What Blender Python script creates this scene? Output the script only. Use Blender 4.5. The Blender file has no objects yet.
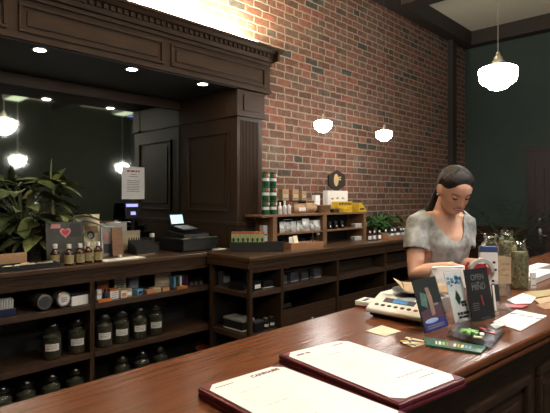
import bpy, bmesh, math, random
from mathutils import Vector, Matrix, noise
R = random.Random(7)
PI = math.pi
C = bpy.context.scene.collection
SC = bpy.context.scene
# ---------------------------------------------------------------- camera frame
CA, SA, F = math.cos(math.radians(43.68)), math.sin(math.radians(43.68)), 490.0
EYE = 1.5
def ray(u, v):
    t = (u-275)/F
    return Vector((CA+t*SA, SA-t*CA, (198-v)/F))
def at_z(u, v, z):
    r = ray(u, v); d = (z-EYE)/r.z
    return Vector((r.x*d, r.y*d, z))
def at_y(u, v, y):
    r = ray(u, v); d = y/r.y
    return Vector((r.x*d, y, EYE+r.z*d))
def at_x(u, v, x):
    r = ray(u, v); d = x/r.x
    return Vector((x, r.y*d, EYE+r.z*d))
def at_d(u, v, d):
    r = ray(u, v)
    return Vector((r.x*d, r.y*d, EYE+r.z*d))
def X_of(u, y): return at_y(u, 198, y).x

# ---------------------------------------------------------------- materials
MATS = {}
def nt(m): return m.node_tree.nodes, m.node_tree.links
def mat(name, col, rough=.5, metal=0, var=.12, scale=20, spec=.5, bump=0, stretch=None, emit=None, estr=0, coat=0, col2=None):
    if name in MATS: return MATS[name]
    m = bpy.data.materials.new(name); m.use_nodes = True
    N, L = nt(m); b = N['Principled BSDF']
    b.inputs['Roughness'].default_value = rough; b.inputs['Metallic'].default_value = metal
    b.inputs['Specular IOR Level'].default_value = spec
    b.inputs['Coat Weight'].default_value = coat; b.inputs['Coat Roughness'].default_value = .12
    tc = N.new('ShaderNodeTexCoord'); mp = N.new('ShaderNodeMapping'); no = N.new('ShaderNodeTexNoise')
    mp.inputs['Scale'].default_value = stretch or (1, 1, 1)
    no.inputs['Scale'].default_value = scale; no.inputs['Detail'].default_value = 5; no.inputs['Roughness'].default_value = .6
    L.new(tc.outputs['Object'], mp.inputs[0]); L.new(mp.outputs[0], no.inputs['Vector'])
    rp = N.new('ShaderNodeValToRGB')
    c2 = col2 or tuple(c*(1+var) for c in col); c1 = tuple(c*(1-var) for c in col)
    rp.color_ramp.elements[0].color = (*c1, 1); rp.color_ramp.elements[1].color = (*c2, 1)
    rp.color_ramp.elements[0].position = .3; rp.color_ramp.elements[1].position = .7
    L.new(no.outputs['Fac'], rp.inputs[0]); L.new(rp.outputs[0], b.inputs['Base Color'])
    if bump:
        bp = N.new('ShaderNodeBump'); bp.inputs['Strength'].default_value = bump; bp.inputs['Distance'].default_value = .01
        L.new(no.outputs['Fac'], bp.inputs['Height']); L.new(bp.outputs[0], b.inputs['Normal'])
    if emit:
        b.inputs['Emission Color'].default_value = (*emit, 1); b.inputs['Emission Strength'].default_value = estr
    MATS[name] = m
    return m
def glow(name, col, s):
    m = bpy.data.materials.new(name); m.use_nodes = True
    N, L = nt(m); b = N['Principled BSDF']
    b.inputs['Base Color'].default_value = (*col, 1); b.inputs['Emission Color'].default_value = (*col, 1)
    b.inputs['Emission Strength'].default_value = s
    return m
def thin_glass(name, tint=(1, 1, 1), refl=.12, rough=.03, k=.3):
    m = bpy.data.materials.new(name); m.use_nodes = True
    N, L = nt(m); N.clear()
    o = N.new('ShaderNodeOutputMaterial'); mx = N.new('ShaderNodeMixShader'); t = N.new('ShaderNodeBsdfTransparent'); g = N.new('ShaderNodeBsdfGlossy')
    lw = N.new('ShaderNodeLayerWeight'); lw.inputs[0].default_value = .35
    ma = N.new('ShaderNodeMath'); ma.operation = 'MULTIPLY_ADD'; ma.inputs[1].default_value = k; ma.inputs[2].default_value = refl*.4
    ma.use_clamp = True
    L.new(lw.outputs['Fresnel'], ma.inputs[0]); L.new(ma.outputs[0], mx.inputs[0])
    t.inputs[0].default_value = (*tint, 1); g.inputs['Roughness'].default_value = rough; g.inputs[0].default_value = (1, 1, 1, 1)
    L.new(t.outputs[0], mx.inputs[1]); L.new(g.outputs[0], mx.inputs[2]); L.new(mx.outputs[0], o.inputs[0])
    return m
def wood(name, c1, c2, rough=.4, axis='x', coat=0, scale=6, spec=.5):
    st = {'x': (1, 14, 14), 'y': (14, 1, 14), 'z': (14, 14, 1)}[axis]
    return mat(name, c1, rough, 0, 0, scale, spec, .08, st, coat=coat, col2=c2)

M = dict(
 dark_x=wood('dark walnut', (.030, .0155, .0085), (.060, .033, .018), .5, 'x', spec=.2),
 dark_z=wood('dark walnut upright', (.028, .0145, .008), (.056, .030, .016), .5, 'z', spec=.2),
 dark_y=wood('dark walnut side', (.020, .012, .008), (.042, .025, .017), .42, 'y'),
 shelf=wood('walnut shelf', (.034, .0175, .0095), (.062, .034, .019), .5, 'x'),
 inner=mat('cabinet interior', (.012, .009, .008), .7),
 ctop=wood('red mahogany top', (.108, .034, .0125), (.168, .057, .022), .24, 'x', scale=5, spec=.28),
 btop=wood('brown counter top', (.055, .028, .014), (.095, .050, .026), .3, 'x', coat=.2, scale=5),
 pine=wood('pine tray', (.28, .135, .065), (.42, .22, .115), .5, 'x'),
 rack=wood('oak rack', (.15, .075, .033), (.25, .13, .065), .5, 'x'),
 oakz=wood('oak rack upright', (.15, .075, .033), (.25, .13, .065), .5, 'z'),
 kraft=mat('kraft paper', (.36, .22, .12), .8, bump=.2, scale=60),
 kraft2=mat('pale kraft paper', (.5, .36, .23), .8, bump=.2, scale=60),
 paper=mat('white paper', (.84, .825, .80), .7, var=.02),
 cream=mat('cream paper', (.78, .70, .50), .75, var=.06),
 lab=mat('white label', (.70, .68, .65), .6, var=.08, scale=60),
 ylab=mat('yellow label', (.38, .31, .13), .6, var=.25, scale=80),
 ink=mat('black ink', (.02, .02, .022), .6),
 grey_ink=mat('grey ink', (.17, .165, .165), .7),
 red_ink=mat('red ink', (.36, .03, .04), .6),
 maroon=mat('maroon leatherette', (.115, .010, .022), .42, var=.2, scale=120, bump=.15),
 black=mat('black plastic', (.009, .009, .010), .45, var=.2, spec=.25),
 blackm=mat('matte black', (.010, .010, .011), .75, var=.2),
 dgrey=mat('dark grey', (.05, .05, .055), .5),
 grey=mat('grey plastic', (.28, .28, .28), .45),
 white=mat('white plastic', (.74, .74, .70), .35, var=.03),
 steel=mat('brushed steel', (.62, .60, .56), .28, 1, var=.06),
 darksteel=mat('dull zinc', (.16, .16, .15), .3, 1),
 nickel=mat('aged nickel', (.45, .42, .36), .3, 1),
 green=mat('green tin', (.012, .10, .042), .4, var=.25),
 bgreen=mat('bright green', (.27, .58, .16), .4, var=.15),
 pgreen=mat('printed green', (.014, .085, .045), .4, var=.2),
 red=mat('red plastic', (.45, .02, .035), .4),
 pink=mat('pink print', (.55, .22, .22), .6, var=.2),
 orange=mat('orange print', (.55, .17, .03), .5, var=.25, scale=60),
 yellow=mat('yellow card', (.60, .38, .02), .5, var=.15),
 blue=mat('blue print', (.03, .065, .19), .45, var=.2),
 lblue=mat('light blue print', (.15, .33, .47), .45, var=.3, scale=60),
 navy=mat('navy', (.012, .018, .06), .4),
 amber=mat('amber glass', (.055, .012, .006), .12, var=.1, spec=.7),
 leaf=mat('leaf', (.085, .115, .030), .42, var=.5, scale=14, col2=(.30, .33, .12)),
 leaf2=mat('dark leaf', (.045, .068, .022), .42, var=.5, scale=14, col2=(.15, .18, .065)),
 leafn=mat('light green leaf', (.03, .10, .02), .4, var=.5, scale=14, col2=(.08, .19, .05)),
 palm=mat('palm leaf', (.014, .040, .016), .5, var=.4),
 stem=mat('plant stem', (.26, .20, .09), .6),
 soil=mat('soil', (.015, .010, .007), .9, bump=.5),
 herb=mat('dried herb', (.10, .10, .05), .9, scale=70, bump=1, col2=(.40, .38, .23)),
 herbd=mat('dark dried herb', (.03, .03, .016), .9, scale=70, bump=1, col2=(.115, .105, .055)),
 glass=thin_glass('clear glass', (.95, .96, .94), .08, k=.5),
 acrylic=thin_glass('clear acrylic', (.97, .98, .98), .02, k=.1),
 plastic=thin_glass('clear plastic film', (.85, .87, .9), .25, .15),
 skin=mat('skin', (.64, .36, .25), .5, var=.06, scale=9),
 lip=mat('lips', (.40, .105, .085), .4),
 hair=mat('dark hair', (.007, .005, .004), .5, scale=60, spec=.35, stretch=(1, 8, 1), bump=.35, col2=(.022, .014, .010)),
 shirt=mat('mottled grey jersey', (.15, .15, .145), .9, scale=13, bump=.15, col2=(.60, .60, .57)),
 jeans=mat('dark jeans', (.02, .025, .04), .9),
 lamp=glow('opal lamp glass', (1.0, .975, .925), 12),
 lampsmall=glow('small opal lamp glass', (1.0, .975, .925), 9),
 spot=glow('downlight lens', (1.0, .9, .75), 14),
 strip=glow('cove strip', (1.0, .84, .60), 120),
 panel=glow('fluorescent lens', (.75, .85, .6), .12),
 panelb=glow('blue neon lens', (.15, .25, .9), .15),
 screen=glow('tablet screen', (.42, .80, .95), .22),
 screenb=glow('violet screen', (.35, .35, 1.0), .2),
 lcd=glow('lit display digits', (.10, .42, .85), .16),
 foil=mat('clear foil pouch', (.68, .68, .66), .25, .3, var=.35, scale=40, bump=.8),
 cork=mat('woven straw', (.30, .25, .17), .8, scale=90, bump=.8),
 floor=wood('floor boards', (.04, .022, .012), (.075, .042, .024), .4, 'x'),
 ceil=mat('ceiling paint', (.78, .72, .57), .9, var=.03),
 beam=wood('dark beam', (.022, .017, .014), (.036, .028, .023), .6, 'x'),
 greenwall=mat('dark green paint', (.042, .064, .055), .8, var=.1, scale=3),
 olive=mat('dark olive paint', (.022, .026, .016), .9, var=.1, scale=3),
 door=wood('oxblood door', (.022, .012, .012), (.036, .021, .02), .5, 'z'),
)
def mirror_mat():
    m = bpy.data.materials.new('mirror glass'); m.use_nodes = True
    N, L = nt(m); b = N['Principled BSDF']
    b.inputs['Metallic'].default_value = 1; b.inputs['Roughness'].default_value = .03; b.inputs['Base Color'].default_value = (.62, .66, .58, 1)
    return m
M['mirror'] = mirror_mat()
def brick_mat():
    m = bpy.data.materials.new('old red brick'); m.use_nodes = True
    N, L = nt(m); b = N['Principled BSDF']; b.inputs['Roughness'].default_value = .88
    tc = N.new('ShaderNodeTexCoord'); sx = N.new('ShaderNodeSeparateXYZ'); cx = N.new('ShaderNodeCombineXYZ')
    L.new(tc.outputs['Object'], sx.inputs[0]); L.new(sx.outputs[0], cx.inputs[0]); L.new(sx.outputs[2], cx.inputs[1])
    n0 = N.new('ShaderNodeTexNoise'); n0.inputs['Scale'].default_value = 15; n0.inputs['Detail'].default_value = 4
    L.new(cx.outputs[0], n0.inputs['Vector'])
    vm = N.new('ShaderNodeVectorMath'); vm.operation = 'MULTIPLY_ADD'; vm.inputs[1].default_value = (.030, .024, 0)
    L.new(n0.outputs['Color'], vm.inputs[0]); L.new(cx.outputs[0], vm.inputs[2])
    def bt(c1, c2, mo):
        t = N.new('ShaderNodeTexBrick'); t.offset = .5; t.squash = .62; t.squash_frequency = 4
        t.inputs['Scale'].default_value = 1; t.inputs['Brick Width'].default_value = .225; t.inputs['Row Height'].default_value = .079
        t.inputs['Mortar Size'].default_value = .0105; t.inputs['Mortar Smooth'].default_value = .6; t.inputs['Bias'].default_value = 0
        t.inputs['Color1'].default_value = c1; t.inputs['Color2'].default_value = c2; t.inputs['Mortar'].default_value = mo
        L.new(vm.outputs[0], t.inputs['Vector']); return t
    t = bt((0, 0, 0, 1), (1, 1, 1, 1), (.5, .5, .5, 1))
    rp = N.new('ShaderNodeValToRGB'); E = rp.color_ramp.elements
    E[0].position = 0; E[0].color = (.045, .045, .04, 1); E[1].position = 1; E[1].color = (.235, .085, .055, 1)
    for p, c in ((.05, (.055, .055, .047, 1)), (.09, (.10, .052, .036, 1)), (.3, (.165, .066, .042, 1)), (.45, (.13, .082, .060, 1)), (.62, (.19, .084, .058, 1)), (.8, (.16, .072, .048, 1)), (.9, (.235, .09, .056, 1))):
        e = E.new(p); e.color = c
    L.new(t.outputs['Color'], rp.inputs[0])
    n1 = N.new('ShaderNodeTexNoise'); n1.inputs['Scale'].default_value = 16; n1.inputs['Detail'].default_value = 6; n1.inputs['Roughness'].default_value = .7
    L.new(cx.outputs[0], n1.inputs['Vector'])
    r1 = N.new('ShaderNodeValToRGB'); r1.color_ramp.elements[0].position = .3; r1.color_ramp.elements[1].position = .75
    r1.color_ramp.elements[0].color = (.42, .42, .42, 1); r1.color_ramp.elements[1].color = (1.42, 1.28, 1.22, 1)
    L.new(n1.outputs['Fac'], r1.inputs[0])
    mu = N.new('ShaderNodeMix'); mu.data_type = 'RGBA'; mu.blend_type = 'MULTIPLY'; mu.inputs[0].default_value = 1
    L.new(rp.outputs[0], mu.inputs[6]); L.new(r1.outputs[0], mu.inputs[7])
    # pale lime smears over some bricks
    n2 = N.new('ShaderNodeTexNoise'); n2.inputs['Scale'].default_value = 3.2; n2.inputs['Detail'].default_value = 7; n2.inputs['Roughness'].default_value = .75
    L.new(cx.outputs[0], n2.inputs['Vector'])
    r2 = N.new('ShaderNodeValToRGB'); r2.color_ramp.elements[0].position = .50; r2.color_ramp.elements[1].position = .74
    r2.color_ramp.elements[0].color = (0, 0, 0, 1); r2.color_ramp.elements[1].color = (.6, .6, .6, 1)
    L.new(n2.outputs['Fac'], r2.inputs[0])
    sm = N.new('ShaderNodeMix'); sm.data_type = 'RGBA'; L.new(r2.outputs[0], sm.inputs[0]); L.new(mu.outputs[2], sm.inputs[6]); sm.inputs[7].default_value = (.22, .17, .125, 1)
    mo = N.new('ShaderNodeMix'); mo.data_type = 'RGBA'; L.new(t.outputs['Fac'], mo.inputs[0]); L.new(sm.outputs[2], mo.inputs[6]); mo.inputs[7].default_value = (.29, .235, .17, 1)
    L.new(mo.outputs[2], b.inputs['Base Color'])
    h = N.new('ShaderNodeMath'); h.operation = 'MULTIPLY_ADD'; h.inputs[1].default_value = -1.2
    L.new(t.outputs['Fac'], h.inputs[0]); L.new(n1.outputs['Fac'], h.inputs[2])
    bp = N.new('ShaderNodeBump'); bp.inputs['Strength'].default_value = .7; bp.inputs['Distance'].default_value = .012
    L.new(h.outputs[0], bp.inputs['Height']); L.new(bp.outputs[0], b.inputs['Normal'])
    return m
M['brick'] = brick_mat()

# ---------------------------------------------------------------- mesh builder
class MB:
    def __init__(s): s.b = bmesh.new(); s.mi = 0; s.T = Matrix()
    def _f(s, vs):
        try:
            f = s.b.faces.new(vs); f.material_index = s.mi; return f
        except ValueError: return None
    def v(s, p): return s.b.verts.new(s.T @ Vector(p))
    def bx(s, x0, x1, y0, y1, z0, z1, bev=0):
        vs = [s.v((x, y, z)) for z in (z0, z1) for y in (y0, y1) for x in (x0, x1)]
        fs = [s._f([vs[i] for i in q]) for q in ((0, 2, 3, 1), (4, 5, 7, 6), (0, 1, 5, 4), (2, 6, 7, 3), (0, 4, 6, 2), (1, 3, 7, 5))]
        if bev:
            es = {e for f in fs for e in f.edges}
            r = bmesh.ops.bevel(s.b, geom=list(es), offset=bev, segments=2, affect='EDGES', profile=.6)
            for f in r['faces']: f.material_index = s.mi
        return s
    def box(s, c, d, bev=0, rz=0, rx=0):
        T0 = s.T; s.T = s.T @ Matrix.Translation(c) @ Matrix.Rotation(rz, 4, 'Z') @ Matrix.Rotation(rx, 4, 'X')
        s.bx(-d[0]/2, d[0]/2, -d[1]/2, d[1]/2, -d[2]/2, d[2]/2, bev); s.T = T0
        return s
    def rings(s, rs, cap0=True, cap1=True):
        rr = [[s.v(p) for p in r] for r in rs]
        n = len(rr[0])
        for a, b in zip(rr, rr[1:]):
            for i in range(n): s._f([a[i], a[(i+1) % n], b[(i+1) % n], b[i]])
        if cap0: s._f(rr[0][::-1])
        if cap1: s._f(rr[-1])
        return s
    def lathe(s, prof, c=(0, 0, 0), n=24, cap0=True, cap1=True, sx=1, sy=1):
        return s.rings([[(c[0]+r*sx*math.cos(2*PI*i/n), c[1]+r*sy*math.sin(2*PI*i/n), c[2]+z) for i in range(n)] for r, z in prof], cap0, cap1)
    def tube(s, pts, rad, n=8, cap=True):
        pts = [Vector(p) for p in pts]
        if not isinstance(rad, (list, tuple)): rad = [rad]*len(pts)
        rs = []; up = None
        for i, p in enumerate(pts):
            t = (pts[min(i+1, len(pts)-1)]-pts[max(i-1, 0)]).normalized()
            if up is None: up = Vector((0, 0, 1)) if abs(t.z) < .9 else Vector((1, 0, 0))
            a = t.cross(up).normalized(); b = a.cross(t).normalized(); up = b
            q = rad[i] if isinstance(rad[i], (list, tuple)) else (rad[i], rad[i])
            rs.append([p+a*q[0]*math.cos(2*PI*k/n)+b*q[1]*math.sin(2*PI*k/n) for k in range(n)])
        return s.rings(rs, cap, cap)
    def ell(s, c, r, n=16, m=10):
        return s.lathe([(max(math.sin(PI*k/m), .001), -math.cos(PI*k/m)) for k in range(m+1)], n=n) if False else s.rings(
            [[(c[0]+r[0]*max(math.sin(PI*k/m), .01)*math.cos(2*PI*i/n), c[1]+r[1]*max(math.sin(PI*k/m), .01)*math.sin(2*PI*i/n), c[2]-r[2]*math.cos(PI*k/m)) for i in range(n)] for k in range(m+1)])
    def prism(s, poly, z0, z1):           # XY polygon
        a = sum(p[0]*q[1]-q[0]*p[1] for p, q in zip(poly, poly[1:]+poly[:1]))
        if a < 0: poly = poly[::-1]
        return s.rings([[(p[0], p[1], z) for p in poly] for z in (z0, z1)])
    def prismY(s, poly, y0, y1):          # XZ polygon
        return s.rings([[(p[0], y, p[1]) for p in poly] for y in (y0, y1)])
    def prismX(s, poly, x0, x1):          # YZ polygon
        return s.rings([[(x, p[0], p[1]) for p in poly] for x in (x0, x1)])
    def quad(s, ps): s._f([s.v(p) for p in ps]); return s
    def build(s, name, mats, parent=None, smooth=False, loc=None, rz=0):
        bmesh.ops.recalc_face_normals(s.b, faces=s.b.faces)
        me = bpy.data.meshes.new(name); s.b.to_mesh(me); s.b.free()
        for m in (mats if isinstance(mats, (list, tuple)) else [mats]): me.materials.append(M[m] if isinstance(m, str) else m)
        if smooth:
            for p in me.polygons: p.use_smooth = True
            try: me.set_sharp_from_angle(angle=math.radians(40))
            except Exception: pass
        o = bpy.data.objects.new(name, me); C.objects.link(o)
        if parent: o.parent = parent
        if loc is not None: o.location = loc
        o.rotation_euler.z = rz
        return o
def tag(o, label, cat, group=None, kind=None):
    o['label'] = label; o['category'] = cat
    if group: o['group'] = group
    if kind: o['kind'] = kind
    return o
def thing(name, label, cat, loc=(0, 0, 0), rz=0, group=None):
    o = bpy.data.objects.new(name, None); C.objects.link(o); o.empty_display_size = .05
    o.location = loc; o.rotation_euler = (0, 0, rz)
    return tag(o, label, cat, group)
def struct(name, mb, m):
    o = mb.build(name, m); o['kind'] = 'structure'; return o
def dup(root, loc, rz=None, label=None, group=None):
    r = root.copy(); C.objects.link(r); r.location = loc
    if rz is not None: r.rotation_euler.z = rz
    if label: r['label'] = label
    if group: r['group'] = group
    def rec(o, par):
        for ch in list(o.children):
            c = ch.copy(); C.objects.link(c); c.parent = par; rec(ch, c)
    rec(root, r)
    return r
def text(name, s, size, m, parent, mtx, ext=.0004, align='CENTER'):
    cu = bpy.data.curves.new(name, 'FONT'); cu.body = s; cu.size = size; cu.extrude = ext; cu.align_x = align; cu.align_y = 'CENTER'
    o = bpy.data.objects.new(name, cu); C.objects.link(o)
    dg = bpy.context.evaluated_depsgraph_get()
    me = bpy.data.meshes.new_from_object(o.evaluated_get(dg)); bpy.data.objects.remove(o)
    me.name = name; me.materials.clear(); me.materials.append(M[m])
    o = bpy.data.objects.new(name, me); C.objects.link(o); o.parent = parent; o.matrix_local = mtx
    return o
def dashes(mb, x0, x1, z, h, r=R, gap=.35, f=None):
    """a line of unreadable print: short blocks between x0 and x1, placed through f(x,z)->point pair"""
    x = x0
    while x < x1-.001:
        w = min(r.uniform(1.2, 3.6)*h, x1-x)
        f(mb, x, x+w, z-h/2, z+h/2); x += w+gap*h*1.6

# ---------------------------------------------------------------- the setting
XR, YB, ZC = 8.46, 3.5, 4.31
XL, YF = -3.0, -6.2
struct('floor', MB().bx(XL, XR, YF, 4.46, -.06, 0), 'floor')
struct('ceiling', MB().bx(XL, XR, YF, 4.46, ZC, ZC+.06), 'ceil')
struct('wall_back', MB().prismY([(XL, 0), (-1.15, 0), (-1.15, 2.83), (3.295, 2.83), (3.295, 0), (XR, 0), (XR, ZC), (XL, ZC)], YB, YB+.12), 'brick')
struct('wall_alcove', MB().bx(-1.15, 3.295, 4.38, 4.46, 0, 2.83), 'olive')
struct('wall_right', MB().bx(XR, XR+.1, YF, YB+.12, 0, ZC), 'greenwall')
struct('wall_left', MB().bx(XL-.1, XL, YF, 4.46, 0, ZC), 'olive')
struct('wall_front', MB().bx(XL, XR, YF-.1, YF, 0, ZC), 'olive')
struct('trim_beams', MB().bx(XL, XR, 3.31, YB, 4.08, ZC).bx(8.26, XR, YF, 3.31, 4.08, ZC).bx(5.90, 6.16, YF, 3.31, 4.08, ZC).bx(3.9, 4.16, YF, 3.31, 4.08, ZC).bx(1.9, 2.16, YF, 3.31, 4.08, ZC), 'beam')
w = MB().bx(XR-.03, XR, 2.49, 3.49, 0, .98).bx(XR-.045, XR, 2.49, 3.49, .98, 1.03)
for k in range(2): w.bx(XR-.04, XR-.03, 2.56+k*.46, 2.92+k*.46, .2, .85, .008)
struct('trim_wainscot', w, 'dark_z')
p = MB().bx(7.76, 7.90, 3.41, 3.5, 0, 4.08)
struct('trim_post', p, 'beam')
# door in the green wall
d = MB().bx(XR-.05, XR, 2.36, 2.49, 0, 2.24).bx(XR-.05, XR, 1.33, 1.46, 0, 2.24).bx(XR-.05, XR, 1.46, 2.36, 2.10, 2.24).bx(XR-.07, XR, 1.29, 2.53, 2.24, 2.29)
fr = struct('door_1', d, 'door')
lf = MB().bx(XR-.03, XR-.005, 1.46, 2.36, .01, 2.10)
lf.bx(XR-.045, XR-.03, 1.46, 1.58, .01, 2.1).bx(XR-.045, XR-.03, 2.24, 2.36, .01, 2.1).bx(XR-.045, XR-.03, 1.58, 2.24, 1.96, 2.1).bx(XR-.045, XR-.03, 1.58, 2.24, .95, 1.1).bx(XR-.045, XR-.03, 1.58, 2.24, .01, .25)
lfo = lf.build('door_leaf', 'door', fr)
hp = MB().bx(XR-.056, XR-.046, 2.275, 2.325, .80, 1.02, .004)
hp.lathe([(.022, 0), (.022, .012)], (0, 0, 0), 16) if False else None
hp.tube([(XR-.056, 2.30, .92), (XR-.10, 2.30, .92), (XR-.11, 2.28, .92), (XR-.11, 2.19, .915)], .009)
hp.tube([(XR-.056, 2.30, 1.17), (XR-.066, 2.30, 1.17)], .022, 14)
hp.build('door_handle', 'steel', fr, True)

# ---------------------------------------------------------------- the back bar (canopy, pilasters, mirror)
bb = thing('back_bar', 'dark walnut back bar with cornice, panelled canopy and mirror recess', 'back bar', (0, 3.34, 1.027))
def WB(): m = MB(); m.T = Matrix.Translation((0, -3.34, -1.027)); return m  # bar dimensions below were scaled up about the camera, baked as plain numbers
YM, ZS = 4.25, 2.512                                # mirror plane, underside of the canopy
PX0, PX1, PY = 3.011, 3.33, 3.355                   # right pilaster
m = WB().bx(-1.2, 3.433, 3.345, 3.49, ZS, 2.82).bx(-1.1, 3.29, 3.49, 4.37, ZS, 2.82)
for z0, z1, y in ((ZS, 2.545, 3.325), (2.78, 2.81, 3.322)): m.bx(-1.2, 3.436, y, 3.345, z0, z1, .004)
ent = m.build('entablature', 'dark_x', bb)
for x0, x1 in ((-1.1, .0), (.06, 1.06), (1.13, 2.21), (2.28, 3.36)):
    m = WB()
    for a, b, c, e in ((x0, x1, 2.73, 2.752), (x0, x1, 2.565, 2.587), (x0, x0+.022, 2.587, 2.73), (x1-.022, x1, 2.587, 2.73)): m.bx(a, b, 3.328, 3.346, c, e, .004)
    m.bx(x0+.05, x1-.05, 3.335, 3.346, 2.61, 2.708, .004)
    m.build('frieze_panel', 'dark_x', ent)
cor = WB().prismX([(3.34, 2.812), (3.31, 2.816), (3.30, 2.845), (3.30, 2.885), (3.27, 2.89), (3.25, 2.915), (3.235, 2.92), (3.235, 2.942), (3.49, 2.942), (3.49, 2.812)], -1.25, 3.45)
cor.prismY([(3.43, 2.812), (3.455, 2.82), (3.455, 2.885), (3.485, 2.89), (3.505, 2.915), (3.53, 2.92), (3.53, 2.942), (3.43, 2.942)], 3.235, 3.49)
cor = cor.build('cornice', 'dark_x', bb)
dn = WB().bx(-.012, .018, 3.282, 3.302, 2.85, 2.883).build('dentil', 'dark_x', cor)
dn.location.x = 3.40
for k in range(1, 84):
    c = dn.copy(); C.objects.link(c); c.parent = cor; c.location.x = 3.40-.0535*k
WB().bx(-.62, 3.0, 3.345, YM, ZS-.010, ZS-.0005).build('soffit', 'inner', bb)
def pilaster(xa, xb, side):
    m = WB().bx(xa, xb, PY, 3.49, 1.275, ZS-.011)
    x = xa+.04
    while x < xb-.05: m.tube([(x+.007, PY, 1.34), (x+.007, PY, 2.22)], .006, 6); x += .0182
    o = m.build('pilaster', 'dark_z', bb)
    WB().bx(xa-.015, xb+.022, 3.338, 3.49, 2.275, ZS-.011, .006).bx(xa-.025, xb+.03, 3.328, 3.49, 2.255, 2.275, .004).bx(xa+.06, xb-.05, 3.326, 3.338, 2.31, 2.46, .006).build('capital', 'dark_x', o)
    WB().bx(xa-.008, xb+.012, 3.347, 3.49, 1.029, 1.245).bx(xa-.02, xb+.025, 3.332, 3.49, 1.245, 1.28, .006).bx(xa+.05, xb-.05, 3.339, 3.347, 1.07, 1.21, .005).build('plinth', 'dark_x', o)
    xs = xa if side > 0 else xb
    s = -1 if side > 0 else 1
    def q(a, b): return (min(a, b), max(a, b))
    m = WB().bx(*q(xs, xs-s*.27), 3.49, 4.37, 1.03, ZS-.011)
    m.bx(*q(xs+s*.012, xs), PY+.02, YM, 2.255, ZS-.011)
    for y0, y1, z0, z1 in ((3.46, 4.10, 2.105, 2.125), (3.46, 4.10, 1.37, 1.39), (3.46, 3.48, 1.39, 2.105), (4.08, 4.10, 1.39, 2.105)): m.bx(*q(xs+s*.014, xs), y0, y1, z0, z1, .004)
    m.bx(*q(xs+s*.007, xs), 3.53, 4.03, 1.44, 2.055, .003)
    m.bx(*q(xs+s*.012, xs), PY, YM, 1.245, 1.28, .003)
    m.bx(*q(xs+s*.006, xs), 3.50, YM, 1.03, 1.245)
    m.build('side_panel', 'dark_z', o)
pilaster(PX0, PX1, 1); pilaster(-.94, -.62, -1)
WB().bx(-.62, 3.0, YM, YM+.006, 1.03, 2.41).build('mirror', 'mirror', bb)
WB().bx(-.62, 3.0, YM-.02, YM+.1, 2.41, ZS-.011).bx(-.62, 3.0, YM+.0065, YM+.1, 1.03, 2.41).build('mirror_frame', 'dark_x', bb)
for k in range(-2, 3):
    x = 1.292+k*.688
    if x < -.5: continue
    o = WB().lathe([(.056, 0), (.056, .006), (.040, .006), (.038, .001)], (x, 3.425, ZS-.0165), 20, True, False).build('downlight', 'nickel', bb, True)
    WB().lathe([(.038, 0), (.037, .002)], (x, 3.425, ZS-.017), 20).build('lens', 'spot', o)
# cove uplight on top of the canopy
up = thing('uplight', 'warm strip light lying on top of the back bar cornice', 'light', (1.6, 3.33, 2.943))
MB().bx(-1.5, 1.65, -.03, .03, 0, .03).build('channel', 'grey', up)
MB().bx(-1.48, 1.63, -.02, .02, .0305, .036).build('lens', 'strip', up)

# ---------------------------------------------------------------- cabinets under the back counters
ZT = 1.026
def shelf_unit(x0, x1, y0, y1, label, zs=(.736, .388), open_left=False, drawer=False, group=None):
    t = thing('shelf_cabinet', label, 'cabinet', ((x0+x1)/2, y0, 0), 0, group)
    def W(): q = MB(); q.T = Matrix.Translation((-(x0+x1)/2, -y0, 0)); return q
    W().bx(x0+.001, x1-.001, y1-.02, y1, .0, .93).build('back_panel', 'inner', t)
    if open_left:
        W().bx(x0, x0+.035, y0, y0+.035, 0, .93).bx(x0, x0+.035, y1-.055, y1-.02, 0, .93).build('post', 'dark_z', t)
    else: W().bx(x0+.001, x0+.016, y0, y1-.02, 0, .93).build('side_panel', 'dark_z', t)
    W().bx(x1-.016, x1-.001, y0, y1-.02, 0, .93).build('side_panel', 'dark_z', t)
    for z in zs:
        sh = W().bx(x0+.017, x1-.017, y0+.006, y1-.021, z-.022, z)
        sh.bx(x0+.0165, x1-.0165, y0-.004, y0+.006, z-.04, z+.0, .002)
        if open_left: sh.bx(x0-.003, x0+.017, y0+.04, y1-.06, z-.04, z)
        sh.build('shelf', 'shelf', t)
    W().bx(x0+.017, x1-.017, y0+.001, y1-.021, 0, .04).build('plinth', 'dark_x', t)
    W().bx(x0+.017, x1-.017, y0+.001, y0+.02, .895, .93).build('top_rail', 'dark_x', t)
    if drawer:
        dr = W().bx(x0+.02, x1-.02, y0+.012, y0+.03, .05, .53, .003).bx(x0+.06, x1-.06, y0+.006, y0+.012, .1, .48, .003).build('drawer', 'dark_x', t)
        W().ell(((x0+x1)/2, y0-.004, .40), (.014, .014, .014)).build('knob', 'nickel', dr, True)
        dr = W().bx(x0+.02, x1-.02, y0+.16, y0+.18, .737, .84, .003).build('drawer', 'shelf', t)
    return t
shelf_unit(.60, 1.645, 3.39, 3.79, 'open shelf cabinet of jars below the mirror, left of the upright divider')
shelf_unit(1.645, 2.86, 3.39, 3.79, 'open shelf cabinet below the mirror crowded with small goods, right of the divider')
shelf_unit(2.69, 3.075, 2.85, 3.365, 'corner cabinet open on two sides under the brick wall counter', open_left=True)
shelf_unit(3.075, 3.87, 2.85, 3.49, 'dark cabinet with an open cubby beside the open corner shelves', (.736,), drawer=True)
shelf_unit(3.87, 4.75, 2.85, 3.49, 'dark cabinet with an open cubby left of the counter scale', (.736,), drawer=True)
shelf_unit(4.75, 5.75, 2.85, 3.49, 'dark cabinet behind the scale at the woman\'s right side', (.736,), drawer=True)
shelf_unit(5.75, 6.55, 2.85, 3.49, 'dark cabinet at the far end of the brick wall counter', (.736,), drawer=True)
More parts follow.
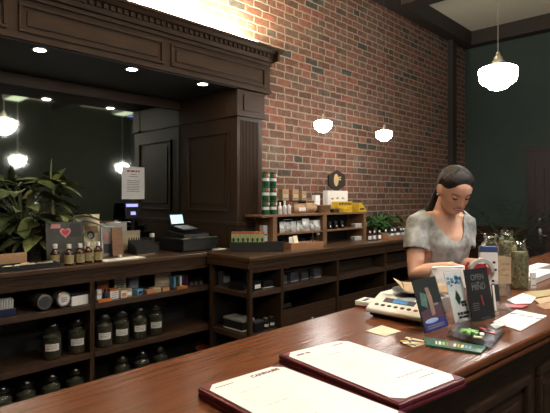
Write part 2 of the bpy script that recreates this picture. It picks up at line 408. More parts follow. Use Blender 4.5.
def worktop(name, label, poly, y0, zb=.932):
    x0, x1 = min(p[0] for p in poly), max(p[0] for p in poly); y1 = max(p[1] for p in poly)
    ins = lambda d: [(x, y+(d if y == y0 else 0)) for x, y in poly]
    t = thing(name, label, 'worktop', ((x0+x1)/2, y0, zb))
    def W(): q = MB(); q.T = Matrix.Translation((-(x0+x1)/2, -y0, -zb)); return q
    o = W().prism(poly, ZT-.035, ZT).build('slab', 'btop', t)
    bv = o.modifiers.new('bevel', 'BEVEL'); bv.width = .005; bv.segments = 2
    W().prism(ins(.012), ZT-.055, ZT-.0355).prism(ins(.022), zb, ZT-.056).build('edge_moulding', 'dark_x', t)
worktop('back_counter', 'brown wooden counter top running below the mirror', [(.55, 3.37), (3.005, 3.37), (3.005, 4.24), (.55, 4.24)], 3.37)
worktop('back_counter', 'brown wooden counter top in front of the brick wall', [(2.667, 2.82), (6.6, 2.82), (6.6, 3.497), (3.008, 3.497), (3.008, 3.367), (2.667, 3.367)], 2.82)

# ---------------------------------------------------------------- the front counter
CT = 1.09
near = [(-1.2, .52), (.85, .512), (1.75, .432), (5.4, .42)]
cb = thing('sales_counter', 'dark panelled base of the front sales counter', 'counter', (1.8, .6, 0))
m = MB(); m.T = Matrix.Translation((-1.8, -.6, 0))
off = .075
poly = [(-1.1, near[0][1]+off), (.85, near[1][1]+off), (1.75, near[2][1]+off), (5.3, near[3][1]+off), (5.3, 1.03), (-1.1, 1.03)]
m.prism(poly, .0, 1.045); body = m.build('body', 'dark_x', cb)
m = MB(); m.T = Matrix.Translation((-1.8, -.6, 0))
a = math.atan2(near[2][1]-near[1][1], near[2][0]-near[1][0])
def panel_on(p0, p1, z0, z1):
    p0 = Vector((*p0, 0)); p1 = Vector((*p1, 0)); e = (p1-p0); L = e.length; an = math.atan2(e.y, e.x)
    T0 = m.T.copy(); m.T = m.T @ Matrix.Translation(p0) @ Matrix.Rotation(an, 4, 'Z')
    for x0, x1, a, b in ((0, L, z1-.03, z1), (0, L, z0, z0+.03), (0, .03, z0+.03, z1-.03), (L-.03, L, z0+.03, z1-.03)): m.bx(x0, x1, -.018, .001, a, b, .006)
    m.bx(.07, L-.07, -.010, .001, z0+.07, z1-.07, .005); m.T = T0
def ny(x):
    for (xa, ya), (xb, yb) in zip(near, near[1:]):
        if xa <= x <= xb: return ya+(yb-ya)*(x-xa)/(xb-xa)
    return .42
for x0, x1 in ((.1, .82), (.9, 1.21), (1.30, 1.72), (1.80, 2.5), (2.6, 3.3)):
    panel_on((x0, ny(x0)+off), (x1, ny(x1)+off), .2, .93)
m.build('raised_panels', 'dark_x', cb)
ctp = thing('worktop', 'long glossy red-brown wooden counter top in the foreground', 'worktop', (1.8, .6, 1.046))
m = MB(); m.T = Matrix.Translation((-1.8, -.6, -1.046))
m.prism(near+[(5.4, 1.06), (-1.2, 1.06)], 1.0665, CT)
o = m.build('slab', 'ctop', ctp)
bv = o.modifiers.new('bevel', 'BEVEL'); bv.width = .007; bv.segments = 3
m = MB(); m.T = Matrix.Translation((-1.8, -.6, -1.046))
m.prism([(x, y+.014) for x, y in near]+[(5.39, 1.05), (-1.19, 1.05)], 1.0605, 1.066)
m.build('groove', 'dark_x', ctp)
m = MB(); m.T = Matrix.Translation((-1.8, -.6, -1.046))
m.prism([(x, y+.003) for x, y in near]+[(5.39, 1.055), (-1.19, 1.055)], 1.046, 1.060)
o = m.build('edge_moulding', 'ctop', ctp)
bv = o.modifiers.new('bevel', 'BEVEL'); bv.width = .005; bv.segments = 3

# ---------------------------------------------------------------- pendant lamps
def pendant(label, loc, dia, big=True, proto=[]):
    R0 = .15; rr_ = .004 if big else .0025
    t = thing('pendant_lamp', label, 'lamp', loc, 0, None)
    s = dia/2/R0
    g = MB().lathe([(.045*s, .098*s), (.06*s, .09*s), (.11*s, .083*s), (.142*s, .068*s), (.15*s, .05*s), (.149*s, .03*s), (.143*s, -.01*s), (.133*s, -.040*s), (.115*s, -.055*s), (.092*s, -.064*s), (.082*s, -.078*s), (.066*s, -.094*s), (.035*s, -.104*s), (.002, -.107*s)], n=28).build('glass_globe', 'lamp' if big else 'lampsmall', t, True)
    MB().lathe([(.058*s, .094*s), (.06*s, .105*s), (.05*s, .125*s), (.036*s, .14*s), (.034*s, .16*s), (.018*s, .175*s), (.014*s, .20*s), (.004*s, .205*s)], n=20).build('fitter_cap', 'nickel', t, True)
    top = ZC-loc[2]
    MB().tube([(0, 0, .2*s), (0, 0, top-.02)], rr_, 8).build('rod', 'nickel' if big else 'ink', t)
    MB().lathe([(.055, top-.025), (.06, top-.012), (.06, top)], n=20).build('ceiling_rose', 'nickel', t, True)
    return t
pendant('large schoolhouse pendant lamp glowing in front of the dark green wall', at_d(498, 77, 4.45), .335)
pendant('small schoolhouse pendant lamp by the brick wall, nearer the back bar', at_y(323, 126, 2.9), .172, False)
pendant('small schoolhouse pendant lamp by the brick wall, above the woman', at_y(384, 135.5, 2.9), .182, False)
pendant('schoolhouse pendant lamp over the counter seen large in the mirror', (2.51, .47, 2.58), .34)
pendant('schoolhouse pendant lamp seen above the plants in the mirror', (4.04, -3.5, 2.35), .32)
pendant('schoolhouse pendant lamp seen in the mirror behind the paper notice', (7.1, -4.3, 2.36), .32)
pendant('unseen schoolhouse pendant lamp added to light the menus near the camera', (.75, -.35, 2.5), .32)  # extra lamp out of view, added to brighten the menus from above

def ceiling_box(label, c, sx, sy, m):
    t = thing('ceiling_light', label, 'light', c)
    MB().bx(-sx/2, sx/2, -sy/2, sy/2, 0, .08, .005).build('housing', 'grey', t)
    MB().bx(-sx/2+.03, sx/2-.03, -sy/2+.03, sy/2-.03, -.006, -.0005).build('lens', m, t)
    MB().tube([(-sx/3, 0, .08), (-sx/3, 0, ZC-c[2])], .005).build('hanger', 'nickel', t)
    MB().tube([(sx/3, 0, .08), (sx/3, 0, ZC-c[2])], .005).build('hanger', 'nickel', t)
def virt(u, v, d):
    p = at_d(u, v, d); return (p.x, 8.5-p.y, p.z)
ceiling_box('pale fluorescent box seen high in the mirror at left', virt(17, 98, 10.5), .36, .7, 'panel')
ceiling_box('pale fluorescent box seen high in the mirror by the side panel', virt(125, 113.5, 12.6), .36, .7, 'panel')
ceiling_box('blue lit box beside the fluorescent box in the mirror', virt(135, 115.5, 12.9), .18, .6, 'panelb')

# ---------------------------------------------------------------- herb jars on the shelves
def jar(label, loc, h=.235, r=.063, fill=.62, labelled=True, rz=0, herbm='herbd', lid='darksteel', group=None, name='herb_jar', lw=1.0, cat='jar', n=24):
    t = thing(name, label, cat, loc, rz, group)
    MB().lathe([(r*.9, 0), (r, .012), (r, h*.64), (r*.96, h*.70), (r*.80, h*.78), (r*.64, h*.82), (r*.62, h*.88)], n=n, cap1=False).build('glass_body', 'glass', t, True)
    hb = MB(); N = 18
    rs = []
    for k in range(9):
        z = .006+(h*fill)*k/8
        rr = []
        for i in range(N):
            q = r*.93*(1-.30*max(0, z/h-.66)/.16)*(1+.05*noise.noise(Vector((i*1.7, k*2.3, loc[0]*9))))
            rr.append((q*math.cos(2*PI*i/N), q*math.sin(2*PI*i/N), z+.006*noise.noise(Vector((i, k*3.1, loc[1]*7)))*(k == 8)))
        rs.append(rr)
    hb.rings(rs).build('dried_herb', herbm, t, True)
    if lid == 'mason':
        l = MB().lathe([(r*.68, h*.88), (r*.68, h*.97), (r*.66, h*.985), (.002, h*.987)], n=n)
        for k in range(3): l.lathe([(r*.66, h*(.865+.02*k)), (r*.7, h*(.872+.02*k)), (r*.66, h*(.879+.02*k))], n=n, cap0=False, cap1=False)
        l.build('lid', 'glass', t, True)
    else:
        MB().lathe([(r*.66, h*.87), (r*.70, h*.88), (r*.70, h*.945), (r*.62, h*.955), (r*.50, h*.965), (r*.44, h*.992), (r*.3, h), (.002, h)], n=n).build('lid', lid, t, True)
    if labelled:
        l = MB(); a0 = -PI/2-.72*lw-.36; a1 = -PI/2+.72*lw-.36; q = r+.0012
        l.rings([[(q*math.cos(a0+(a1-a0)*i/8), q*math.sin(a0+(a1-a0)*i/8), z) for i in range(9)]+[((q+.0008)*math.cos(a0+(a1-a0)*i/8), (q+.0008)*math.sin(a0+(a1-a0)*i/8), z) for i in range(8, -1, -1)] for z in (h*.27, h*.47)])
        lo = l.build('label_sticker', 'lab', t)
        l = MB()
        for zz in (.42, .37, .33):
            def f(mb, x0, x1, z0, z1):
                a, b = x0/r, x1/r; qq = r+.0024
                mb.quad([(qq*math.cos(a), qq*math.sin(a), z0), (qq*math.cos(b), qq*math.sin(b), z0), (qq*math.cos(b), qq*math.sin(b), z1), (qq*math.cos(a), qq*math.sin(a), z1)])
            dashes(l, (a0+.2)*r, (a1-.2)*r*1, h*zz, h*.018, f=f)
        l.build('lettering', 'grey_ink', lo)
    return t
GJ = 'labelled herb jars under the mirror'
def shelfjar(u, z, label, y=3.475, **k): return jar(label, (X_of(u, y), y, z), group=GJ, **k)
shelfjar(52, .389, 'labelled herb jar on the middle shelf, first of the pair left of the divider')
shelfjar(77, .389, 'labelled herb jar on the middle shelf, standing right against the divider')
for u, s in ((104, 'first of four right of the divider'), (121, 'second of four right of the divider'), (139, 'third of four right of the divider'), (155, 'last of four, farthest right of the divider')):
    shelfjar(u, .389, 'labelled herb jar on the middle shelf, '+s)
for u, s in ((2, 'cut by the picture edge'), (26, 'second from the picture edge'), (51, 'third from the picture edge'), (75, 'beside the divider')):
    shelfjar(u, .041, 'herb jar on the bottom shelf behind the counter, '+s)
for u, s in ((122, 'left of three right of the divider'), (142, 'middle of three right of the divider'), (160, 'right of three right of the divider')):
    shelfjar(u, .041, 'herb jar low on the bottom shelf, '+s)
def lying_jar(u, label, lidm):
    y0 = 3.402; r = .060
    t = thing('lying_jar', label, 'jar', (X_of(u, y0), y0, .7365))
    def W():
        q = MB(); q.T = Matrix.Translation((0, 0, r)) @ Matrix.Rotation(-PI/2, 4, 'X'); return q
    W().lathe([(r*.8, .02), (r*.82, .035), (r, .06), (r, .24), (r*.92, .25)], n=24).build('glass_body', 'glass', t, True)
    W().lathe([(r*.9, .062), (r*.93, .07), (r*.93, .236), (r*.8, .24)], n=20).build('dried_herb', 'herbd', t, True)
    l = W().lathe([(r*.80, 0), (r*.86, .004), (r*.86, .022), (r*.8, .024)], n=24).build('lid', 'steel', t, True)
    W().lathe([(r*.66, -.0015), (r*.66, -.0002)], n=24).build('label_sticker', lidm, l)
    q = W()
    for zz in (.012, 0, -.012): dashes(q, -.02, .02, zz, .004, f=lambda mb, a, b, c, d: mb.quad([(a, c, -.0025), (b, c, -.0025), (b, d, -.0025), (a, d, -.0025)]))
    q.build('lettering', 'ink', l)
lying_jar(45, 'jar lying on its side with a dark printed lid facing out', 'dgrey')
lying_jar(64, 'jar lying on its side with a white lid, beside the white carton', 'lab')

# ---------------------------------------------------------------- generic small packs
def carton(name, label, cat, loc, size, m, rz=0, print_=None, pm='ink', band=None, group=None, lid=None, lines=0, rx=0):
    """folded box: body with bevel, a lid flap line, a front print panel and dashes"""
    w, d, h = size
    t = thing(name, label, cat, loc, rz, group)
    if rx: t.rotation_euler.x = rx
    MB().bx(-w/2, w/2, -d/2, d/2, 0, h, min(w, d, h)*.05).build('body', m, t)
    if lid: MB().bx(-w/2-.001, w/2+.001, -d/2-.001, d/2+.001, h*.82, h+.0015, min(w, d)*.03).build('lid', lid, t)
    if print_:
        MB().bx(-w*.36, w*.36, -d/2-.0012, -d/2-.0002, h*.22, h*.66).build('front_print', print_, t)
    if band:
        MB().bx(-w/2-.0006, w/2+.0006, -d/2-.0006, d/2+.0006, h*.06, h*.17).build('band', band, t)
    if lines:
        q = MB()
        for i in range(lines): dashes(q, -w*.32, w*.32, h*(.62-.42*i/max(lines-1, 1)), h*.05, f=lambda mb, a, b, c, e: mb.quad([(a, -d/2-.0018, c), (b, -d/2-.0018, c), (b, -d/2-.0018, e), (a, -d/2-.0018, e)]))
        q.build('lettering', pm, t)
    return t
def pouch(name, label, cat, loc, w, h, m, rz=0, tilt=0, thick=.03, lab=None, group=None, pre=None):
    """soft pillow pouch with crimped top"""
    t = thing(name, label, cat, loc, rz, group)
    t.rotation_euler.x = tilt
    n, k = 10, 9; q = MB(); g = []
    sd = R.random()*50
    for s in (-1, 1):
        rows = []
        for j in range(k):
            z = h*j/(k-1); row = []
            for i in range(n):
                x = -w/2+w*i/(n-1)
                e = math.sin(PI*i/(n-1))**.6*(math.sin(PI*min(j/(k-1)*1.15+.12, 1)))**.8
                y = s*thick/2*e*(1+.35*noise.noise(Vector((x*40, z*40, s*3+sd))))
                row.append(q.v((x, y, z)))
            rows.append(row)
        for a, b in zip(rows, rows[1:]):
            for i in range(n-1): q._f([a[i], a[i+1], b[i+1], b[i]])
    bmesh.ops.remove_doubles(q.b, verts=q.b.verts, dist=.0004)
    q.build('bag', m, t, True)
    if lab: MB().bx(-w*.3, w*.3, -thick/2-.003, -thick/2-.0015, h*.25, h*.6).build('label_sticker', lab, t)
    return t
def bottle(name, label, loc, h, r, m, capm, labm, group=None, rz=0):
    t = thing(name, label, 'bottle', loc, rz, group)
    MB().lathe([(r*.92, 0), (r, .003), (r, h*.56), (r*.85, h*.65), (r*.42, h*.72), (r*.42, h*.8)], n=18).build('glass_body', m, t, True)
    MB().lathe([(r*.5, h*.79), (r*.52, h*.8), (r*.52, h*.97), (r*.45, h)], n=18).build('cap', capm, t, True)
    if labm:
        lo = MB().lathe([(r*1.02, h*.10), (r*1.02, h*.5)], n=18, cap0=False, cap1=False).build('label_sticker', labm, t, True)
        q = MB()
        for zz in (.4, .33, .26, .19):
            def f(mb, x0, x1, z0, z1):
                a, b = x0/r, x1/r; qq = r*1.05
                mb.quad([(qq*math.cos(a), qq*math.sin(a), z0), (qq*math.cos(b), qq*math.sin(b), z0), (qq*math.cos(b), qq*math.sin(b), z1), (qq*math.cos(a), qq*math.sin(a), z1)])
            dashes(q, (-PI/2-.8)*r, (-PI/2+.7)*r, h*zz, h*.02, f=f)
        q.build('lettering', 'grey_ink', lo)
    return t
# upper shelf below the mirror, left compartment
S1 = .7365
t = thing('leaflet_holder', 'blue holder of pale leaflets at the left end of the upper shelf', 'leaflets', (X_of(4, 3.46), 3.46, S1))
MB().bx(-.06, .06, -.04, .04, 0, .05, .003).build('holder', 'navy', t)
for k in range(6): MB().box((-.04+k*.016, -.01, .06), (.010, .05, .10), .001, 0, .12).build('leaflet', 'lab', t)
carton('carton', 'white carton with black top beside the lying jars', 'box', (X_of(80, 3.43), 3.46, S1), (.15, .09, .085), 'paper', rz=.1, lid='black')
# right compartment
def sx(u, y=3.45): return X_of(u, y)
carton('packet', 'white packet against the divider on the upper shelf', 'packet', (sx(98.5), 3.45, S1), (.035, .03, .085), 'paper', lines=2)
bottle('bottle', 'small dark blue bottle on the upper shelf near the divider', (sx(105), 3.45, S1), .085, .017, 'navy', 'navy', None)
pouch('pouch', 'brown pouch standing at the back near the divider', 'pouch', (sx(104, 3.56), 3.58, S1), .10, .15, 'kraft', lab='orange')
carton('packet', 'low orange strip packet at the front of the upper shelf', 'packet', (sx(104, 3.415), 3.41, S1), (.10, .03, .018), 'orange')
carton('packet', 'orange and white packet beside the small blue bottle', 'packet', (sx(113.5), 3.46, S1), (.07, .05, .075), 'paper', lid='orange', lines=3, pm='grey_ink')
carton('card', 'pale yellow card standing behind the orange packet', 'card', (sx(120, 3.6), 3.6, S1), (.10, .012, .17), 'cream', lines=5, pm='grey_ink')
carton('packet', 'cream packet with faint print next to the orange and white packet', 'packet', (sx(122.5), 3.45, S1), (.05, .05, .055), 'cream', print_='pink', lines=2)
carton('packet', 'cream box lying in front of the pale yellow card', 'packet', (sx(128), 3.46, S1), (.05, .06, .06), 'kraft2', print_='paper')
carton('speaker_box', 'dark rounded box with a pink base band on the upper shelf', 'box', (sx(132, 3.6), 3.6, S1), (.10, .06, .15), 'dgrey', print_='grey', band='pink')
carton('packet', 'light blue packet in the middle of the upper shelf', 'packet', (sx(138), 3.46, S1), (.06, .06, .045), 'lblue', rz=.3, print_='navy')
carton('packet', 'dark blue packet lying behind the light blue one', 'packet', (sx(144), 3.52, S1), (.06, .06, .035), 'blue', rz=-.2)
carton('packet', 'reddish brown packet right of the blue packets', 'packet', (sx(148.5), 3.45, S1), (.07, .06, .03), 'kraft', print_='orange', rz=.1, band='red')
carton('packet', 'tan packet in the row before the brown paper bag', 'packet', (sx(156), 3.47, S1), (.07, .08, .035), 'kraft2', rz=-.1, print_='kraft')
carton('packet', 'flat tan packet below the brown paper bag', 'packet', (sx(164), 3.45, S1), (.07, .06, .03), 'kraft', rz=.05, print_='orange')
pouch('paper_bag', 'crumpled brown paper bag on the upper shelf', 'bag', (sx(163, 3.57), 3.57, S1), .16, .12, 'kraft2', thick=.07)
for u, m_, s in ((171.5, 'lblue', 'light blue'), (174.5, 'pgreen', 'dark green'), (177.5, 'lab', 'white'), (180.5, 'navy', 'navy'), (183.5, 'maroon', 'dark red')):
    carton('slim_box', s+' slim box in the upright row right of the brown bag', 'box', (sx(u, 3.53), 3.53, S1), (.020, .10, .095), m_, group='upright slim boxes on the upper shelf')
carton('packet', 'orange packet lying in front of the upright slim boxes', 'packet', (sx(181, 3.43), 3.43, S1), (.10, .04, .02), 'orange')
for u, s in ((191, 'left'), (196, 'middle'), (201, 'right')):
    t = thing('grinder', 'small silver grinder, %s of three at the right end of the shelf' % s, 'grinder', (sx(u, 3.5), 3.5, S1), 0, 'silver grinders on the upper shelf')
    MB().lathe([(.019, 0), (.02, .002), (.02, .014), (.018, .015)], n=16).build('base', 'steel', t, True)
    MB().lathe([(.019, .016), (.021, .018), (.021, .028), (.018, .03)], n=16).build('lid', 'nickel', t, True)
t = thing('bowl', 'red object low on the bottom shelf under the mirror', 'bowl', (sx(207, 3.5), 3.5, .041))
MB().lathe([(.05, 0), (.08, .05), (.095, .11), (.085, .11), (.07, .05), (.0, .02)], n=20).build('bowl_body', 'red', t, True)
MB().lathe([(.097, .108), (.1, .114), (.094, .116)], n=20, cap0=False, cap1=False).build('rim', 'orange', t, True)
# corner shelves
def cu(u, y): return X_of(u, y)
carton('device', 'bluish grey device standing on the upper corner shelf', 'device', (2.80, 3.285, S1), (.10, .06, .13), 'dgrey', print_='grey')
carton('black_box', 'flat black box with a white label on the upper corner shelf', 'box', (2.79, 3.08, S1), (.12, .14, .06), 'black', rz=.3, print_='dgrey')
carton('black_box', 'black box with white print at the front of the upper corner shelf', 'box', (2.83, 2.93, S1), (.09, .06, .075), 'black', print_='lab')
carton('black_box', 'black carton near the front right of the upper corner shelf', 'box', (2.97, 2.95, S1), (.11, .08, .06), 'black', rz=-.1, band='lab')
carton('black_box', 'tall black carton behind on the upper corner shelf', 'box', (2.97, 3.12, S1), (.12, .1, .13), 'black', lid='dgrey')
carton('black_box', 'black box with a white edge on the lower corner shelf', 'box', (2.80, 3.10, .389), (.14, .24, .10), 'black', band='lab', lid='grey')
carton('black_box', 'black case on the lower corner shelf by the front post', 'box', (2.85, 2.93, .389), (.10, .06, .09), 'black', lid='dgrey')
for x, s in ((2.95, 'left'), (3.02, 'right')):
    jar('small black lidded jar, %s of the pair on the lower corner shelf' % s, (x, 2.93, .389), h=.10, r=.03, fill=.6, herbm='blackm', lid='steel', group='small jars on the lower corner shelf', lw=.9)
for i, (x, y) in enumerate(((3.2, 2.98), (3.34, 2.97), (3.50, 2.98), (3.66, 2.96))):
    carton('grey_box', 'dim grey box in the open cubby, %s from the corner shelves' % ('first', 'second', 'third', 'fourth')[i], 'box', (x, y, .7365), (.10, .05, .07+.02*(i % 2)), 'dgrey', group='dim boxes in the open cubby', band='grey')
t = thing('stapler', 'small silver tool on the drawer ledge under the cubby', 'tool', (3.22, 2.93, .5305), .1)
MB().bx(-.06, .06, -.015, .015, 0, .012, .003).build('base', 'steel', t)
MB().box((0, 0, .026), (.11, .02, .014), .004).build('arm', 'nickel', t)

# ---------------------------------------------------------------- plants
def leaf(mb, p, d, L, W, droop=.5, roll=0, fold=.25, n=7):
    d = Vector(d).normalized(); side = d.cross(Vector((0, 0, 1)))
    if side.length < .05: side = Vector((1, 0, 0))
    side.normalize(); side = Matrix.Rotation(roll, 3, d) @ side
    rows = []; q = Vector(p); dd = d.copy()
    for k in range(n+1):
        s = k/n; w = W*(math.sin(PI*min(s**.75*.97+.03, 1))**.9)*.5+.0008
        nn = side.cross(dd).normalized()
        rows.append([mb.v(q-side*w+nn*w*fold), mb.v(q), mb.v(q+side*w+nn*w*fold)])
        dd = (dd+Vector((0, 0, -droop/n))).normalized(); q = q+dd*L/n
    for a, b in zip(rows, rows[1:]):
        mb._f([a[0], a[1], b[1], b[0]]); mb._f([a[1], a[2], b[2], b[1]])
def pot(t, r, h, m='blackm'):
    MB().lathe([(r*.78, 0), (r*.8, .004), (r*.98, h*.9), (r*1.02, h*.9), (r*1.03, h), (r*.95, h), (r*.93, h*.9)], n=24, cap1=False).build('pot', m, t, True)
    MB().lathe([(r*.9, h*.86), (r*.5, h*.9), (.002, h*.9)], n=20).build('soil', 'soil', t, True)
def broad_plant(label, loc, r, h, lm, nstem, spread, top, seed, crown=None, ystretch=.35):
    rr = random.Random(seed)
    t = thing('potted_plant', label, 'plant', loc)
    pot(t, r, h)
    st, lf, th_ = MB(), MB(), MB()
    if crown:   # a woody main stem with a rosette on top
        cx, ch = crown
        st.tube([(0, 0, h*.85), (cx*.4, -.03, (h+ch)/2), (cx, -.04, ch)], [.016, .014, .011], 8)
        for k in range(13):
            a = 2*PI*k/13+rr.uniform(-.2, .2); el = rr.uniform(.0, .55)
            leaf(lf, (cx, -.02, ch-.02), (math.cos(a), math.sin(a)*.55, el), rr.uniform(.18, .28), rr.uniform(.085, .115), rr.uniform(.5, 1.0), rr.uniform(-.5, .5))
        leaf(lf, (cx-.01, -.04, ch), (-.03, -.06, 1), .19, .085, .03, 1.5, .12)
        leaf(lf, (cx, -.03, ch), (.5, -.15, .8), .15, .06, .3, .7)
    for k in range(nstem):
        a = 2*PI*k/nstem+rr.uniform(-.25, .25); e = rr.uniform(.35, 1)
        dx, dy = math.cos(a)*spread*e, math.sin(a)*spread*e*ystretch-.03
        z1 = h+rr.uniform(.0, 1)*top
        th_.tube([(0, 0, h*.85), (dx*.45, dy*.45, h+(z1-h)*.75), (dx, dy, z1)], [.005, .004, .003], 6)
        leaf(lf, (dx, dy, z1), (math.cos(a), math.sin(a)*.6-.15, rr.uniform(-.1, .35)), rr.uniform(.16, .25), rr.uniform(.085, .125), rr.uniform(.5, 1.2), rr.uniform(-.6, .6))
    lf.build('foliage', lm, t, True); th_.build('stems', lm, t, True)
    if crown: st.build('main_stem', 'stem', t, True)
    else: st.b.free()
    return t
broad_plant('potted dark leafy plant in a black pot at the far left of the mirror', (X_of(22, 3.90), 3.90, ZT), .10, .18, 'leaf2', 64, .27, .48, 3)
broad_plant('potted plant with long broad leaves on a pale woody stem, behind the bottles', (X_of(51, 3.86), 3.86, ZT), .085, .15, 'leaf', 26, .24, .20, 11, (.0, .59))
# dark palm by the green wall
t = thing('potted_palm', 'dark potted palm standing in front of the green wall', 'plant', (7.42, 2.40, 0))
pot(t, .18, .36)
q, st = MB(), MB(); rr = random.Random(5)
for k in range(16):
    a = 2*PI*k/16+rr.uniform(-.2, .2); el = rr.uniform(.5, 1.6); L = rr.uniform(.75, 1.0)
    p = Vector((0, 0, .36)); dd = Vector((math.cos(a)*.32, math.sin(a)*.32, el)).normalized(); pts = [p.copy()]
    for j in range(10):
        p = p+dd*L*.14; dd = (dd+Vector((math.cos(a)*.03, math.sin(a)*.03, -.10))).normalized(); pts.append(p.copy())
        if j > 2:
            sd = dd.cross(Vector((0, 0, 1))).normalized()
            for s in (-1, 1): leaf(q, p, dd*.6+sd*s+Vector((0, 0, -.2)), .24, .028, .5, 0, .1, 4)
    st.tube(pts, [.01-.0008*i for i in range(len(pts))], 5)
q.build('fronds', 'palm', t, True); st.build('stems', 'palm', t, True)
# fresh green plant on the brick wall counter
def bushy(label, loc, seed):
    rr = random.Random(seed); t = thing('potted_plant', label, 'plant', loc); pot(t, .09, .11)
    st, lf = MB(), MB()
    for k in range(64):
        a = rr.uniform(0, 2*PI); e = rr.uniform(.2, 1)**.7; z = .11+rr.uniform(.0, .20)*(1.15-.5*e)
        p = Vector((math.cos(a)*.36*e, math.sin(a)*.12*e, z))
        st.tube([(0, 0, .1), p*.6+Vector((0, 0, .07)), p], .003, 5)
        for j in range(4):
            b = a+rr.uniform(-1.3, 1.3)
            leaf(lf, p+Vector((rr.uniform(-.02, .02), rr.uniform(-.02, .02), rr.uniform(-.02, .02))), (math.cos(b), math.sin(b), rr.uniform(-.2, .5)), rr.uniform(.06, .10), rr.uniform(.028, .042), .7, rr.uniform(-.5, .5), .2, 5)
    lf.build('foliage', 'leafn', t, True); st.build('stems', 'leafn', t, True)
bushy('bushy light green plant on the brick wall counter beside the woman', (5.50, 3.32, ZT), 21)

# ---------------------------------------------------------------- things on the counter below the mirror
Z1 = ZT+.0005
def c1(u, y): return (X_of(u, y), y, Z1)
t = thing('goods_tray', 'long black tray at the left end of the mirror counter', 'tray', (X_of(18, 3.46), 3.47, Z1))
m = MB().bx(-.30, .24, -.075, .075, 0, .008)
for a in ((-.30, .24, -.075, -.068), (-.30, .24, .068, .075), (-.30, -.293, -.068, .068), (.233, .24, -.068, .068)): m.bx(a[0], a[1], a[2], a[3], .008, .035)
m.build('tray_body', 'blackm', t)
TX = X_of(18, 3.46)
for i, (dx, dy, m_, L, s) in enumerate(((-.10, -.02, 'cream', .10, 'cream'), (-.02, .0, 'paper', .05, 'white'), (.02, .02, 'kraft2', .11, 'tan'), (.07, -.03, 'paper', .05, 'short white'), (.12, .01, 'kraft', .07, 'brown'), (.17, .02, 'grey', .11, 'silvery'))):
    pouch('wrapped_sweet', s+' wrapped piece lying in the long black tray', 'sweet', (TX+dx, 3.47+dy, Z1+.024), .045, L, m_, rz=R.uniform(.6, 1.9), tilt=PI/2-.04, thick=.024, group='wrapped pieces in the black tray')
t = thing('wooden_board', 'tan wooden board standing behind the black tray', 'board', (X_of(4, 3.57), 3.575, Z1))
MB().bx(-.22, .145, -.010, .010, 0, .10, .008).build('board', 'kraft', t)
MB().bx(-.22, .145, -.04, .03, -.0, .003).build('foot', 'kraft', t)
# picture with a heart
def standing_card(name, label, cat, u0, u1, vt, y, m, back=None, frame=None, thick=.008, lean=.09, zb=Z1):
    x0, x1 = X_of(u0, y), X_of(u1, y); zt = at_y((u0+u1)/2, vt, y).z
    t = thing(name, label, cat, ((x0+x1)/2, y, zb)); t.rotation_euler.x = -lean
    w, h = x1-x0, (zt-zb)/math.cos(lean)
    o = MB().bx(-w/2, w/2, 0, thick, 0, h, .001).build('board', m, t)
    if frame:
        q = MB()
        for a in ((-w/2, w/2, h-.012, h), (-w/2, w/2, 0, .012), (-w/2, -w/2+.012, .012, h-.012), (w/2-.012, w/2, .012, h-.012)): q.bx(a[0], a[1], -.006, 0, a[2], a[3], .002)
        q.build('frame', frame, t)
    b = MB().prismX([(thick, h*.7), (thick+.06, -.0), (thick+.055, -.0), (thick, h*.6)], -.02, .02).build('strut', m, t)
    return t, w, h
def qd(mb, a, b, c, d, y=-.0008): mb.quad([(a, y, c), (b, y, c), (b, y, d), (a, y, d)])
t, w, h = standing_card('heart_picture', 'greyish picture card with a pink heart behind the brown bottles', 'picture', 47, 85, 222, 3.585, mat('murky photo print', (.045, .042, .032), .5, var=.5, scale=12))
def heart(cx, cz, s, y):
    return [(cx+s*16*math.sin(a)**3/16, y, cz+s*(13*math.cos(a)-5*math.cos(2*a)-2*math.cos(3*a)-math.cos(4*a))/16) for a in [2*PI*k/28 for k in range(28)]]
q = MB(); q.quad(heart(.0, h*.74, .042, -.001)); q.build('heart_print', 'pink', t)
q = MB(); q.quad(heart(.0, h*.74, .026, -.002)); q.build('heart_centre', 'red', t)
q = MB(); q.box((-.07, -.0012, h*.9), (.07, .001, .03)).build('hand_print', 'pink', t)
q = MB(); qd(q, w*.12, w*.42, h*.62, h*.95); q.build('dark_print', 'ink', t)
t, w, h = standing_card('magazine', 'cream magazine with a black disc standing beside the heart picture', 'magazine', 75, 101, 214.5, 3.82, 'cream')
q = MB()
qd(q, -w*.1, w*.42, h*.55, h*.72, -.0006); q.build('brown_print', 'kraft', t)
q = MB(); q.quad([(w*.12+.035*math.cos(a), -.0012, h*.5+.035*math.sin(a)) for a in [2*PI*k/24 for k in range(24)]]); q.build('disc_print', 'ink', t)
q = MB(); q.quad([(w*.12+.02*math.cos(a), -.0018, h*.49+.02*math.sin(a)) for a in [2*PI*k/24 for k in range(24)]]); q.build('disc_centre', 'grey', t)
q = MB()
for k in range(26): q.box((R.uniform(-w*.1, w*.45), -.0014, R.uniform(h*.08, h*.4)), (.014, .001, .008), 0, 0, 0)
q.build('leaf_print', 'leaf', t)
t, w, h = standing_card('framed_photo', 'small greyish framed photo between magazine and wooden plaque', 'picture', 101.5, 114, 226, 3.76, 'grey', frame='nickel')
q = MB(); qd(q, -w*.2, w*.1, h*.5, h*.8); q.build('pink_print', 'pink', t)
q = MB(); qd(q, -w*.3, w*.3, h*.1, h*.4); q.build('dark_print', 'dgrey', t)
t, w, h = standing_card('wooden_plaque', 'narrow brown wooden plaque leaning near the mirror', 'plaque', 113, 123.5, 227.5, 3.70, 'rack', thick=.014)
t, w, h = standing_card('pale_board', 'pale green-grey board at the back against the mirror', 'board', 101, 128, 223, 3.92, 'grey')
pouch('straw_pouch', 'pale woven straw pouch right of the wooden plaque', 'pouch', (X_of(130, 3.93), 3.93, Z1), .20, .185, 'cork', thick=.08)
